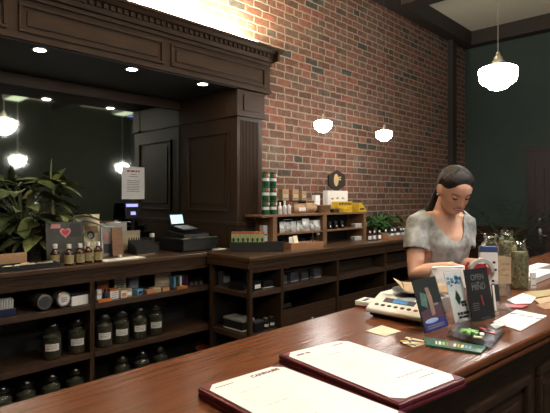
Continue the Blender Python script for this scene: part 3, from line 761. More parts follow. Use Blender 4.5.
t = thing('small_box', 'tiny white box in front of the wooden plaque', 'box', c1(120, 3.62))
MB().bx(-.012, .012, -.012, .012, 0, .018, .002).build('body', 'paper', t); MB().bx(-.0125, .0125, -.0125, .0125, .014, .0195, .001).build('lid', 'lab', t)
# five bottles
for u, v, s in ((55, 258, 'leftmost, standing apart'), (69, 262.5, 'second from left'), (80, 262, 'third from left'), (88, 259.5, 'half hidden fourth'), (98, 258, 'rightmost, smaller looking')):
    p = at_z(u, v, ZT); y = max(3.43, min(p.y, 3.52)); y = {55: 3.50, 69: 3.425, 80: 3.43, 88: 3.475, 98: 3.47}[u]
    bottle('amber_bottle', 'amber bottle with white cap and yellow label below the heart picture, '+s, (X_of(u, y), y, Z1), .150, .031, 'amber', 'white', 'ylab', 'amber bottles on the mirror counter')
# white sheet, tan strips, card rack
def sheet(name, label, cat, pts, z, th, m, extra=None):
    P = [at_z(u, v, z) for u, v in pts]; c = sum(P, Vector())/len(P)
    t = thing(name, label, cat, (c.x, c.y, z))
    o = MB().prism([(p.x-c.x, p.y-c.y) for p in P], 0, th).build('sheet', m, t)
    return t, [p-c for p in P]
t = thing('paper_stack', 'white paper sheets lying in front of the wooden plaque', 'paper', c1(122, 3.485), .06)
MB().bx(-.18, .17, -.065, .065, 0, .004).build('sheet', 'paper', t); MB().box((.02, .0, .0055), (.24, .09, .002), 0, .1).build('sheet', 'paper', t)
t = thing('wooden_ruler', 'tan wooden strip lying before the card rack', 'strip', c1(146, 3.60), .25)
MB().bx(-.10, .10, -.012, .012, 0, .006, .002).build('strip', 'kraft', t)
t = thing('card_rack', 'black toothed card rack holding cards near the register', 'rack', c1(143, 3.74), -.1)
m = MB().bx(-.10, .10, -.09, .09, 0, .01)
for k in range(7): m.bx(-.10, .10, -.085+k*.027, -.08+k*.027, .01, .07+.006*k)
for k in range(9): m.prismY([(-.10+k*.022, .10), (-.092+k*.022, .135), (-.084+k*.022, .10)], .07, .078)
m.bx(-.10, .10, .07, .078, .01, .10)
m.build('frame', 'blackm', t)
for k in range(6): MB().box((0, -.068+k*.027, .040+.004*k), (.18, .003, .055), 0, 0, -.45).build('card', 'kraft' if k % 2 else 'dgrey', t)
# register
RG = (X_of(189, 3.69), 3.69, Z1)
t = thing('cash_register', 'black cash drawer with papers on top, under the small tablet', 'register', RG, 0)
MB().bx(-.20, .20, -.18, .18, 0, .115, .006).build('drawer_case', 'black', t)
MB().bx(-.195, .195, -.186, -.181, .012, .10, .002).build('drawer_front', 'blackm', t)
MB().box((.15, -.188, .04), (.012, .004, .012), .001).build('lock', 'steel', t)
m = MB().prismX([(-.14, .1165), (-.13, .150), (.14, .175), (.14, .1165)], -.15, .13).build('tray_lid', 'black', t)
for x, m_, n_ in ((-.16, 'kraft2', 'receipts'), (.02, 'yellow', 'note'), (.14, 'bgreen', 'note')):
    MB().box((x, -.165, .1168), (.10, .03, .003), 0, .05).build(n_, m_ if m_ != 'yellow' else 'ylab', t)
tb = thing('tablet_till', 'small tablet with a lit pale blue screen on top of the black cash drawer', 'tablet', (RG[0]-.045, 3.74, Z1+.1765), .12)
MB().prismX([(-.11, .0), (-.11, .012), (.06, .045), (.06, 0)], -.08, .12).build('base', 'black', tb)
m = MB(); m.T = Matrix.Translation((.02, -.11, .0125)) @ Matrix.Rotation(.192, 4, 'X'); m.bx(-.085, .085, .012, .15, 0, .002).build('keypad', 'grey', tb)
m = MB(); m.T = Matrix.Translation((-.01, .045, .048)) @ Matrix.Rotation(-.28, 4, 'X'); m.bx(-.085, .085, -.005, .005, 0, .105, .004).build('case', 'black', tb)
m = MB(); m.T = Matrix.Translation((-.01, .045, .048)) @ Matrix.Rotation(-.28, 4, 'X'); m.bx(-.073, .073, -.0065, -.0052, .012, .094).build('screen', 'screen', tb)
t = thing('glass_tumbler', 'small clear tumbler standing on the cash drawer', 'glass', (RG[0]+.165, 3.80, Z1+.1155))
MB().lathe([(.02, 0), (.026, .075), (.024, .075), (.019, .006), (.002, .006)], n=18, cap1=False).build('glass_body', 'glass', t, True)
MB().lathe([(.019, .0062), (.021, .03), (.002, .03)], n=14).build('water', 'glass', t, True)
t = thing('white_cube', 'small white cube standing left of the cash drawer', 'box', (X_of(152, 3.86), 3.86, Z1))
MB().bx(-.018, .018, -.018, .018, 0, .12, .003).build('body', 'blackm', t); MB().bx(-.017, .017, -.017, .017, .1205, .155, .004).build('cap', 'lab', t)
# small monitor with violet glow
t = thing('display_unit', 'small dark display glowing violet-blue under the paper notice', 'display', (X_of(133, 4.15), 4.15, Z1+.0), 0)
MB().bx(-.06, .06, -.04, .04, 0, .012, .003).build('base', 'black', t)
MB().bx(-.012, .012, -.008, .008, .012, .29).build('stem', 'black', t)
m = MB(); m.T = Matrix.Translation((0, -.012, .345)) @ Matrix.Rotation(-.15, 4, 'X')
m.bx(-.085, .085, -.006, .014, -.07, .085, .008).build('case', 'black', t)
m = MB(); m.T = Matrix.Translation((0, -.012, .345)) @ Matrix.Rotation(-.15, 4, 'X')
m.bx(-.075, .045, -.0082, -.0065, .045, .073).build('screen_bar', 'screenb', t)
m = MB(); m.T = Matrix.Translation((0, -.012, .345)) @ Matrix.Rotation(-.15, 4, 'X')
m.bx(-.035, .015, -.0082, -.0065, -.03, .0).build('screen_patch', 'screenb', t)
# notice on the mirror
t = thing('paper_notice', 'white printed notice with a red heading taped to the mirror', 'notice', (2.472, 4.249, 1.644))
sq = MB().bx(-.121, .121, -.0015, -.0005, -.155, .155).build('sheet', 'paper', t)
def rows(mb, lst, hh):
    for x0, x1, z in lst: dashes(mb, x0, x1, z, hh, f=lambda b, a, c, d, e: b.quad([(a, -.0022, d), (c, -.0022, d), (c, -.0022, e), (a, -.0022, e)]))
q = MB(); rows(q, [(-.068, .068, .114)], .016); q.build('red_heading', 'red_ink', t)
q = MB(); rows(q, [(-.034, .034, .084), (-.045, .045, .062)]+[(-.073+.01*(i % 2), .073-.008*(i % 3), .022-.017*i) for i in range(7)], .006); q.build('lettering', 'grey_ink', t)
# notepad at the corner between the counters
t = thing('notepad', 'white notepad beside the black box tray at the counter corner', 'notepad', (2.90, 3.50, Z1), .2)
MB().bx(-.05, .05, -.06, .06, 0, .008, .001).build('pages', 'paper', t); MB().bx(-.0505, .0505, .045, .061, 0, .0095, .001).build('binding', 'ink', t)

# ---------------------------------------------------------------- things on the brick wall counter
TA = math.radians(-46); TC = Vector((3.035, 3.12, Z1))
t = thing('tea_tray', 'black tray holding a row of green tea boxes at the counter corner', 'tray', TC, TA)
m = MB().bx(-.235, .235, -.05, .05, 0, .008).bx(-.235, .235, -.05, -.042, .008, .085).bx(-.235, .235, .042, .05, .008, .085).bx(-.235, -.227, -.042, .042, .008, .085).bx(.227, .235, -.042, .042, .008, .085)
m.build('tray_body', 'blackm', t)
nm = ('first', 'second', 'third', 'fourth', 'fifth', 'sixth', 'seventh')
b0 = None
for k in range(7):
    loc = TC+Matrix.Rotation(TA, 3, 'Z') @ Vector((-.205+k*.042, 0, .0085))
    lab = 'green tea box with red top in the black tray, %s from the left' % nm[k]
    if b0 is None:
        b0 = carton('tea_box', lab, 'box', loc, (.038, .07, .165), mat('pale green card', (.36, .40, .20), .6), rz=TA, print_='bgreen', group='tea boxes in the black tray', lines=2)
        MB().bx(-.0195, .0195, -.0355, .0355, .148, .166, .002).build('lid', mat('brick red card', (.38, .09, .045), .6), b0)
        MB().ell((0, -.0368, .095), (.010, .0012, .022), 10, 6).build('bottle_print', 'ink', b0)
    else: dup(b0, loc, TA, lab)
# wooden display rack
RK = thing('display_rack', 'two-bay wooden display rack against the brick wall', 'rack', (3.9, 3.10, Z1))
def W(): q = MB(); q.T = Matrix.Translation((-3.9, -3.10, -Z1)); return q
W().bx(3.08, 4.75, 3.10, 3.325, 1.325, 1.345, .002).build('top_shelf', 'rack', RK)
W().bx(3.28, 4.72, 3.10, 3.335, 1.155, 1.17).build('middle_shelf', 'rack', RK)
for a, b in ((3.22, 3.275), (3.96, 4.02), (4.70, 4.75)): W().bx(a, b, 3.10, 3.13, Z1, 1.325).bx(a, b, 3.31, 3.335, Z1, 1.325).bx(a+.012, b-.012, 3.13, 3.31, Z1, 1.325).build('upright', 'oakz', RK)
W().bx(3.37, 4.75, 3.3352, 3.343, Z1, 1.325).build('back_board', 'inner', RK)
ZR = 1.3455
# green tins, three rows of two
g0 = None
tx = (X_of(265.5, 3.2), X_of(273, 3.2))
for k in range(3):
    for j in range(2):
        lab = 'green tin with white label and red lid, %s tin of the %s row' % (('left', 'right')[j], ('bottom', 'middle', 'top')[k])
        loc = (tx[j], 3.2, ZR+k*.133)
        if g0 is None:
            g0 = thing('green_tin', lab, 'tin', loc, 0, 'green tins stacked beside the pilaster')
            MB().lathe([(.031, 0), (.033, .003), (.033, .108), (.030, .112)], n=18).build('tin_body', 'green', g0, True)
            MB().lathe([(.030, .113), (.031, .115), (.031, .130), (.028, .132)], n=18).build('lid', 'green', g0, True)
            MB().lathe([(.0335, .045), (.0335, .072)], n=18, cap0=False, cap1=False).build('label_sticker', 'lab', g0, True)
            MB().box((-.012, -.0325, .098), (.022, .004, .022), .001).build('red_seal', 'red', g0)
            MB().box((.014, -.033, .10), (.012, .003, .02), .001).build('price_tag', 'cream', g0)
        else: dup(g0, loc, 0, lab)
t = thing('riser', 'dark riser under the brown cartons on the rack', 'stand', (X_of(292, 3.27), 3.27, ZR))
m = MB().bx(-.16, .16, -.05, .05, .115, .13, .002).bx(-.16, -.15, -.05, .05, 0, .115).bx(.15, .16, -.05, .05, 0, .115).build('stand', 'blackm', t)
for u, s in ((283.5, 'left'), (293.5, 'middle'), (302, 'right')):
    carton('brown_carton', 'brown carton, %s of the three on the dark riser' % s, 'box', (X_of(u, 3.27), 3.27, ZR+.1305), (.092 if s != 'right' else .07, .06, .11 if s != 'right' else .095), 'kraft', group='brown cartons on the rack riser', lines=2, lid=None, print_='kraft2')
for u, cm, s, hh in ((280, 'white', 'left of three by the green tins', .115), (284.5, 'white', 'middle and tallest of three by the green tins', .128), (289, 'red', 'red cap, right of three by the green tins', .122)):
    bottle('white_bottle', 'white bottle on the rack, '+s, (X_of(u, 3.17), 3.17, ZR), hh, .02, 'white', cm, 'lab', 'white bottles on the rack')
for i, (u, v_, w_, h_, y, s) in enumerate(((300, 0, .15, .10, 3.20, 'first'), (308, 0, .16, .13, 3.27, 'second'), (315, 0, .12, .09, 3.25, 'third'))):
    pouch('kraft_pouch', 'brown kraft pouch right of the white bottles, %s from the left' % s, 'pouch', (X_of(u, y), y, ZR), w_, h_, 'kraft', thick=.07, lab='lab' if i == 0 else None, rz=R.uniform(-.3, .3), group='kraft pouches on the rack')
t = thing('wire_basket', 'small brown basket in the middle of the rack top', 'basket', (X_of(324, 3.155), 3.155, ZR))
MB().lathe([(.07, 0), (.085, .075), (.088, .078), (.08, .078), (.066, .005), (.002, .005)], n=20, sx=1.2, sy=.55, cap1=False).build('basket_body', 'rack', t, True)
MB().lathe([(.089, .074), (.092, .08), (.086, .082)], n=20, sx=1.2, sy=.55, cap0=False, cap1=False).build('rim', 'kraft', t, True)
carton('white_card_box', 'plain narrow white box left of the printed white carton', 'box', (X_of(316, 3.28), 3.28, ZR), (.075, .05, .185), 'paper', lines=1, pm='lab')
wb = carton('printed_carton', 'wide white carton with three dark marks, under the hexagonal plaque', 'box', (X_of(335.5, 3.29), 3.29, ZR), (.37, .07, .235), 'lab')
q = MB()
for k in range(3):
    for i in range(9): q.box((-.105+k*.1+R.uniform(-.02, .02), -.0362, .15+R.uniform(-.012, .012)), (.022, .0012, .005), 0, 0, 0)
for i in range(5): q.box((-.105+R.uniform(-.02, .02), -.0362, .05), (.015, .0012, .006))
q.build('lettering', 'grey_ink', wb)
t = thing('hexagonal_plaque', 'dark hexagonal plaque with yellow emblem standing on the white carton', 'plaque', (X_of(336.5, 3.30), 3.30, ZR+.2355), -.62)
hx = lambda r, s=1: [(r*s*math.cos(PI/6+k*PI/3)*.94, .115+r*math.sin(PI/6+k*PI/3)) for k in range(6)]
MB().prismY(hx(.118), -.02, .03).build('plaque_body', 'dark_z', t)
MB().prismY(hx(.10), -.024, -.0205).build('panel', 'inner', t)
MB().ell((-.012, -.025, .12), (.028, .002, .07), 16, 8).build('oval_emblem', 'kraft2', t)
q = MB().box((-.022, -.028, .10), (.012, .002, .07)).box((.03, -.026, .15), (.030, .002, .014)).box((.03, -.026, .125), (.03, .002, .014)).box((.018, -.026, .137), (.010, .002, .03))
q.build('yellow_emblem', 'yellow', t)
t = carton('yellow_box', 'yellow box with black bars on the rack, left of the plain yellow one', 'box', (X_of(342, 3.2), 3.2, ZR+.045), (.26, .09, .07), 'yellow')
q = MB()
for k in range(9): q.box((-.11+k*.027, -.0455, .045), (.016, .001, .028))
q.build('black_bars', 'ink', t)
carton('yellow_box', 'yellow box lying low at the front of the rack top', 'box', (X_of(346, 3.14), 3.145, ZR), (.16, .07, .043), 'yellow', lines=1)
t = thing('yellow_leaflet', 'slanted yellow leaflet box at the right end of the rack', 'box', (X_of(357, 3.2), 3.2, ZR))
MB().prismY([(-.05, 0), (.11, 0), (.09, .03), (.0, .10), (-.05, .10)], -.06, .06).build('body', 'yellow', t)
MB().bx(-.03, .06, -.0612, -.0602, .02, .04).build('print', 'ink', t)
carton('dark_box', 'small dark box at the left of the yellow boxes', 'box', (X_of(334.5, 3.13), 3.13, ZR), (.09, .05, .04), 'dark_x', lid='rack')
# foil pouches in the left bay
n_ = 0
for k, u in enumerate((282, 288, 294, 300, 306, 312, 317)):
    y = 3.15+.03*(k % 2)
    pouch('foil_pouch', 'silvery clear pouch on the rack middle shelf, %s from the left' % nm[k], 'pouch', (X_of(u, y), y, 1.1705), .10, .105+.02*(k % 3 == 1), 'foil', rz=R.uniform(-.4, .4), tilt=-.05, thick=.05, group='silvery pouches on the rack middle shelf', lab='lab' if k % 2 else None)
for k, u in enumerate((329, 335, 341)):
    t = thing('black_canister', 'black canister with a pale dot in the right rack bay, %s from left' % nm[k], 'canister', (X_of(u, 3.17), 3.17, 1.1705), 0, 'black canisters in the right rack bay')
    MB().lathe([(.028, 0), (.03, .003), (.03, .07), (.027, .075), (.02, .085), (.002, .087)], n=16).build('body', 'black', t, True)
    MB().ell((-.008, -.029, .03), (.012, .003, .010), 10, 6).build('pale_dot', 'lab', t)
for u, z, s in ((359, 1.1705, 'middle shelf'), (358.5, Z1, 'counter')):
    carton('white_tray_box', 'long white packet at the right end of the rack, on the '+s, 'packet', (X_of(u, 3.16), 3.16, z), (.22, .06, .04), 'foil', lid='lab', rz=0)
for k, u in enumerate((283, 292, 301, 310)):
    carton('dark_packet', 'dark packet on the counter inside the left rack bay, %s from left' % nm[k], 'packet', (X_of(u, 3.2), 3.2, Z1), (.07, .06, .075), 'black', print_='dgrey', group='dark packets under the rack shelf')
carton('pale_packet', 'pale lilac packet left of the rack upright', 'packet', (X_of(263.5, 3.2), 3.2, Z1+.0), (.055, .05, .22), 'lab', lines=2)
t = thing('clear_vial', 'tall clear vial at the right of the left rack bay', 'vial', (X_of(318, 3.14), 3.14, Z1))
MB().lathe([(.016, 0), (.017, .002), (.017, .095), (.014, .1)], n=14).build('glass_body', 'glass', t, True); MB().lathe([(.018, .1), (.018, .118), (.016, .12)], n=14).build('cap', 'lab', t, True)
# wooden tray with yellow card
t = thing('wooden_tray', 'low wooden tray with cards in front of the rack', 'tray', (3.53, 2.995, Z1), -.2)
m = MB().bx(-.19, .19, -.06, .06, 0, .008).bx(-.19, .19, -.06, -.052, .008, .06, .002).bx(-.19, .19, .052, .06, .008, .06, .002).bx(-.19, -.182, -.052, .052, .008, .06).bx(.182, .19, -.052, .052, .008, .06)
m.build('tray_body', 'pine', t)
t = carton('yellow_card', 'cream-yellow card leaning out of the low wooden tray', 'card', (3.45, 3.01, Z1+.012), (.075, .006, .11), 'cream', rz=.15, rx=-.25)
carton('white_card', 'white card standing behind the cream-yellow card', 'card', (3.41, 3.035, Z1+.012), (.08, .004, .10), 'paper', rz=-.1)
t = thing('pen', 'dark pen sticking up from the low wooden tray', 'pen', (3.64, 2.975, Z1+.0085))
MB().tube([(0, 0, 0), (.01, .01, .13)], .005).build('barrel', 'ink', t); MB().tube([(.01, .0115, .13), (.0115, .0125, .145)], .0035).build('tip', 'steel', t)
# small bottles near the bushy plant
for u, s in ((370, 'left'), (374.5, 'middle'), (379.5, 'right')):
    bottle('dropper_bottle', 'dark bottle with white label left of the tray by the plant, %s of three' % s, (X_of(u, 3.0), 3.0, Z1), .105, .021, 'black', 'white', 'paper', 'labelled bottles by the plant')
t = thing('bottle_tray', 'wooden tray of small bottles in front of the bushy plant', 'tray', (5.18, 2.98, Z1))
m = MB().bx(-.25, .25, -.06, .06, 0, .008).bx(-.25, .25, -.06, -.052, .008, .04, .002).bx(-.25, .25, .052, .06, .008, .05, .002).bx(-.25, -.242, -.052, .052, .008, .075).bx(.242, .25, -.052, .052, .008, .04)
m.build('tray_body', 'pine', t)
for k in range(7):
    bottle('vial_bottle', 'small bottle in the wooden tray by the plant, %s from the left' % nm[k], (5.18-.205+k*.068, 2.98, Z1+.0085), .10, .020, 'black' if k % 3 else 'amber', ('white', 'black', 'lab')[k % 3], 'paper' if k % 2 == 0 else 'lblue', 'small bottles in the wooden tray')

# ---------------------------------------------------------------- things on the front counter
ZF = CT+.0008
def menu(label, a, an, w, L, head):
    """a: the page's far left corner on the counter, an: its heading, w and L: page size"""
    an = math.radians(an); a = Vector((*a, ZF))
    t = thing('menu_folder', label, 'menu', (a.x, a.y, ZF), an)
    g = .008
    for k in range(2):
        MB().bx(-g, w+g, -L-g, g, .0105*k, .0105*k+.0095, .003).build('cover', 'maroon', t)
    c = .022
    pg = MB().prism([(c, -.001), (w-c, -.001), (w-.001, -c), (w-.001, -L+c), (w-c, -L+.001), (c, -L+.001), (.001, -L+c), (.001, -c)], .0208, .0222).build('page', 'paper', t)
    for x, y, sx_, sy_ in ((0, 0, 1, -1), (w, 0, -1, -1), (w, -L, -1, 1), (0, -L, 1, 1)):
        m = MB().prism([(x-sx_*.004, y-sy_*.004), (x+sx_*c, y-sy_*.004), (x+sx_*c, y), (x, y+sy_*c), (x-sx_*.004, y+sy_*c)], .0205, .0216)
        m.build('corner_tab', 'maroon', t)
    zt = .0226
    def fl(mb, x0, x1, y0, y1): mb.quad([(x0, y0, zt), (x1, y0, zt), (x1, y1, zt), (x0, y1, zt)])
    q = MB()
    for i in range(15):
        y = -.075-i*(L-.11)/15
        if i % 5 == 0: dashes(q, w*.2, w*.45, y, .006, f=fl)
        else: dashes(q, w*.12, w*R.uniform(.5, .7), y, .0022, f=fl); dashes(q, w*.8, w*.9, y, .0022, f=fl)
    q.build('lettering', mat('faint grey ink', (.66, .65, .63), .7), pg)
    if head:
        text('heading', head, .0165, 'maroon', pg, Matrix.Translation((w*.72, -.022, zt)))
        q = MB(); dashes(q, w*.07, w*.30, -.022, .003, f=fl, gap=.2); q.build('subheading', 'ink', pg)
    else:
        q = MB(); dashes(q, w*.09, w*.3, -.030, .008, f=fl); dashes(q, w*.70, w*.88, -.026, .005, f=fl)
        q.build('heading', 'maroon', pg)
        q = MB(); dashes(q, w*.4, w*.6, -.075, .004, f=fl); dashes(q, w*.45, w*.9, -L*.78, .004, f=fl); dashes(q, w*.62, w*.9, -L*.86, .004, f=fl); q.build('subheading', 'grey', pg)
    return t
menu('maroon menu folder with white page headed in red, nearest the camera', (.624, .799), -5, .205, .35, 'CANNABIS')
menu('maroon menu folder with white page, second from the camera, towards the scale', (.893, .825), -9, .208, .355, None)
sheet('paper_card', 'blank cream card lying in front of the white scale', 'card', [(366, 331), (382, 325.5), (401, 331.5), (385, 336.5)], ZF, .0012, 'cream')
# scale: its front looks along -X (towards the menus)
t = thing('digital_scale', 'white digital weighing scale with blue lit display on the front counter', 'scale', (1.448, .845, ZF), -PI/2)
# local: x to the right seen from its front (-Y side is front); world front normal = -X
hw, dp = .105, .215
MB().bx(-hw+.012, hw-.012, .012, dp-.012, .004, .012).build('base_plate', 'black', t)
for x in (-.08, .08):
    for y in (.03, dp-.03): MB().lathe([(.012, 0), (.013, .004)], (x, y, 0), 12).build('foot', 'black', t)
b = MB().prismX([(0, .014), (0, .028), (.016, .036), (.085, .066), (.10, .07), (dp, .07), (dp, .014)], -hw, hw).build('housing', 'white', t)
bm = b.modifiers.new('bevel', 'BEVEL'); bm.width = .006; bm.segments = 3
sl = math.atan2(.030, .069)
def slope(x, s, up=0): return Matrix.Translation((x, .016, .036)) @ Matrix.Rotation(sl, 4, 'X') @ Matrix.Translation((0, s, up))
m = MB(); m.T = slope(0, 0); m.bx(-.062, .055, .031, .057, -.002, .0012, .001); dsp = m.build('display', 'navy', t)
m = MB(); m.T = slope(0, 0)
for x in (-.020, -.006, .008, .022): m.bx(x-.0045, x+.0045, .035, .037, .0013, .0018); m.bx(x-.0045, x-.003, .037, .052, .0013, .0018); m.bx(x+.003, x+.0045, .037, .052, .0013, .0018); m.bx(x-.0045, x+.0045, .051, .053, .0013, .0018)
m.build('digits', 'lcd', dsp)
for k in range(7):
    x = -.075+k*.0245
    m = MB(); m.T = slope(x, .012); m.ell((0, 0, 0), (.0085, .0065, .003), 12, 6); m.build('button', 'red' if k == 6 else 'dgrey', t, True)
m = MB(); m.T = slope(0, 0)
for i in range(2): dashes(m, -.085, -.045, .072+i*.005, .002, f=lambda mb, a, c, d, e: mb.quad([(a, d, .001), (c, d, .001), (c, e, .001), (a, e, .001)]))
m.build('lettering', 'grey_ink', t)
MB().lathe([(.03, .0695), (.03, .082)], (0, .135, 0), 20).build('pan_support', 'black', t)
MB().lathe([(.001, .0825), (.066, .0825), (.070, .0845), (.070, .0875), (.064, .0855), (.001, .0855)], (0, .14, 0), 36, False, False).build('pan', 'steel', t, True)
# kraft envelope lying open on the pan
pc = Vector((1.448+.165, .815, ZF+.0885))
t = thing('kraft_envelope', 'open kraft paper envelope lying on the scale pan', 'envelope', pc, math.radians(-50))
q = MB(); q.T = Matrix.Scale(.82, 4) @ Matrix.Rotation(.22, 4, 'X')
th = .0012
q.rings([[(-.085, -.045, .006), (.095, -.045, .004), (.095, -.045, .0052), (-.085, -.045, .0072)], [(-.085, .0, .02), (.095, .0, .014), (.095, .0, .0152), (-.085, .0, .0212)], [(-.085, .05, .010), (.095, .05, .006), (.095, .05, .0072), (-.085, .05, .0112)]])
q.rings([[(-.085, -.047, .005), (.095, -.047, .003), (.095, -.047, .0018), (-.085, -.047, .0038)], [(-.085, .05, .002), (.095, .05, .001), (.095, .05, .0), (-.085, .05, .001)]])
q.build('envelope_body', 'kraft2', t)
q = MB(); q.T = Matrix.Scale(.82, 4) @ Matrix.Rotation(.22, 4, 'X')
q.rings([[(-.086, -.046, .007), (-.086, .05, .010), (-.086, .05, .0112), (-.086, -.046, .0082)], [(-.115, -.03, .035), (-.125, .035, .034), (-.125, .035, .0352), (-.115, -.03, .0362)]])
q.build('flap', 'kraft2', t)
# little stack of cards behind the scale
t = thing('card_stack', 'small stack of pale cards with a red edge, left of the scale', 'cards', at_z(366, 305, ZF), .2)
for k in range(4): MB().box((R.uniform(-.003, .003), 0, .003+k*.005), (.085, .055, .0042), .001, R.uniform(-.05, .05)).build('card', ('red', 'lab', 'cream', 'lab')[k], t)
MB().box((.0, 0, .0208), (.05, .012, .001)).build('print', 'ink', t)

def stand(name, label, cat, BL, BR, TL, thick=.003, foot=.05):
    """upright card in a clear holder: bottom edge and upper left corner given as image pixels, bottom edge cast onto the counter"""
    p0, p1 = at_z(*BL, ZF), at_z(*BR, ZF); e = (p1-p0); w = e.length; e.normalize()
    r = ray(*TL); o = Vector((0, 0, EYE)); dd = ((p0-o).dot(e))/r.dot(e); top = o+r*dd
    n = Vector((-e.y, e.x, 0)); up = top-p0; h = up.length; lean = math.atan2(up.dot(n), up.z)
    t = thing(name, label, cat, p0, math.atan2(e.y, e.x)); t.rotation_euler.x = 0
    T = Matrix.Rotation(-lean, 4, 'X')
    def W(): q = MB(); q.T = T.copy(); return q
    W().bx(-.002, w+.002, -.0045, -.003, .003, h+.002).build('clear_front', 'acrylic', t)
    q = MB(); q.T = Matrix(); q.bx(-.002, w+.002, -.0, foot+lean*h*.4, 0, .0028).build('clear_foot', 'acrylic', t)
    return t, W, w, h, T
t, W, w, h, T = stand('photo_sign', 'dark photo advert in a clear stand, beside the white scale', 'sign', (425, 334.5), (448, 326.5), (411, 281))
cd = W().bx(0, w, -.0025, .0, .003, h).build('printed_card', 'blackm', t)
def Q(mt, name, *rects, y=-.0028):
    q = W()
    for a, b, c, d in rects: q.quad([(w*a, y, h*c), (w*b, y, h*c), (w*b, y, h*d), (w*a, y, h*d)])
    return q.build(name, mt, cd)
q = W(); q.quad([(w*.05, -.0027, h*.03), (w*.95, -.0027, h*.03), (w*.95, -.0027, h*.5), (w*.05, -.0027, h*.4)]); q.build('purple_print', mat('plum print', (.09, .02, .045), .4), cd)
q = W(); q.quad([(w*.45, -.0029, h*.28), (w*.60, -.0029, h*.30), (w*.62, -.0029, h*.62), (w*.56, -.0029, h*.82), (w*.42, -.0029, h*.82), (w*.44, -.0029, h*.6)]); q.build('hand_print', mat('photo skin print', (.50, .28, .20), .45, var=.3), cd)
q = W(); q.quad([(w*.12, -.003, h*.52), (w*.36, -.003, h*.44), (w*.42, -.003, h*.70), (w*.18, -.003, h*.76)]); q.build('teal_print', mat('teal print', (.16, .32, .28), .45, var=.3), cd)
Q('grey', 'pale_print', (.62, .82, .46, .50))
q = W(); q.quad([(w*.02, -.003, h*.02), (w*.98, -.003, h*.02), (w*.98, -.003, h*.22), (w*.05, -.003, h*.17)]); q.build('blue_print', mat('violet blue print', (.035, .035, .32), .35), cd)
q = W(); q.ell((w*.38, -.003, h*.20), (w*.28, .0008, h*.045), 16, 6); q.build('light_print', mat('pale blue print', (.42, .52, .85), .35), cd)
q = W()
for z in (.11, .07): dashes(q, w*.15, w*.85, h*z, h*.02, f=lambda mb, a, c, d, e: mb.quad([(a, -.0032, d), (c, -.0032, d), (c, -.0032, e), (a, -.0032, e)]))
q.build('lettering', 'grey', cd)
t, W, w, h, T = stand('flyer_stand', 'white flyer with a green diamond in a clear stand, left of the black card', 'sign', (455.5, 324), (471.5, 320.5), (443, 272.5))
cd = W().bx(0, w, -.0025, .0, .003, h).build('printed_card', 'paper', t)
q = W()
for k in range(16): q.box((w*R.uniform(.12, .92), -.0032, h*R.uniform(.74, .92)), (w*.16, .0006, h*.05), 0, 0)
q.build('blue_print', 'lblue', cd)
q = W()
for k in range(7): q.box((w*R.uniform(.12, .85), -.0036, h*R.uniform(.72, .88)), (w*.10, .0006, h*.035), 0, 0)
q.build('navy_print', 'blue', cd)
q = W(); q.quad([(w*.30, -.003, h*.46), (w*.47, -.003, h*.33), (w*.66, -.003, h*.46), (w*.47, -.003, h*.64)]); q.build('green_diamond', 'pgreen', cd)
q = W()
for a, b, z, hh in ((.58, .92, .38, .05), (.6, .9, .32, .05), (.22, .92, .17, .055), (.25, .88, .10, .045)): dashes(q, w*a, w*b, h*z, h*hh, gap=.15, f=lambda mb, a, c, d, e: mb.quad([(a, -.0032, d), (c, -.0032, d), (c, -.0032, e), (a, -.0032, e)]))
q.build('lettering', 'ink', cd)
t, W, w, h, T = stand('book_stand', 'black card reading OPEN MIND in a clear stand', 'sign', (472, 323), (495, 318), (463, 270))
cd = W().bx(0, w, -.0025, .0, .003, h).build('printed_card', 'black', t)
up = T @ Matrix.Translation((w*.5, -.0030, 0)) @ Matrix.Rotation(PI/2, 4, 'X')
for s_, z, sz in (('OPEN', .83, .027), ('of', .725, .012), ('MIND', .64, .029)):
    text('lettering', s_, sz, 'grey_ink', cd, T @ Matrix.Translation((w*.5, -.0030, h*z)) @ Matrix.Rotation(PI/2, 4, 'X')) if s_ != 'of' else None
q = W(); q.box((w*.5, -.003, h*.725), (w*.10, .0008, h*.03)); q.bx(w*.2, w*.40, -.0032, -.0028, h*.722, h*.728); q.bx(w*.6, w*.8, -.0032, -.0028, h*.722, h*.728); q.build('divider_print', 'grey_ink', cd)
q = W(); q.prismY([(w*.52, h*.48), (w*.56, h*.28), (w*.60, h*.28), (w*.57, h*.48)], -.0034, -.0028); q.build('red_mark', 'red', cd)
q = W()
for i in range(4): dashes(q, w*.13, w*.40, h*(.34-.04*i), h*.014, f=lambda mb, a, c, d, e: mb.quad([(a, -.0032, d), (c, -.0032, d), (c, -.0032, e), (a, -.0032, e)]))
dashes(q, w*.4, w*.8, h*.05, h*.012, f=lambda mb, a, c, d, e: mb.quad([(a, -.0032, d), (c, -.0032, d), (c, -.0032, e), (a, -.0032, e)]))
q.build('small_lettering', 'grey_ink', cd)

# tall white carton with blue lid, tape ring, kraft card
p = at_d(489, 270, 2.02); p.z = ZF+.003
t = carton('tall_carton', 'tall white carton with a dark blue top behind the black card', 'box', p, (.066, .045, .205), 'paper', rz=-1.0, lines=0, rx=-.12)
MB().bx(-.0334, .0334, -.0228, .0228, .18, .2065, .002).build('lid', 'blue', t)
q = MB()
for x, z in ((-.018, .13), (.018, .14), (.0, .115), (.022, .11), (-.012, .065), (.012, .065), (-.012, .05), (.012, .05)): q.box((x, -.0232, z), (.011, .001, .009), 0, 0)
q.build('icons', 'ink', t)
dsp = at_d(481, 270, 1.86); dsp.z = ZF
t = thing('tape_dispenser', 'red tape dispenser with a grey ring rising behind the black card', 'dispenser', dsp, math.radians(-46))
ringc = at_d(482, 271, 1.86); zc = ringc.z-ZF
MB().bx(-.045, .045, -.022, .022, 0, .012, .004).bx(-.012, .012, -.014, .014, .012, zc-.02, .003).build('base', 'dgrey', t)
n = 32
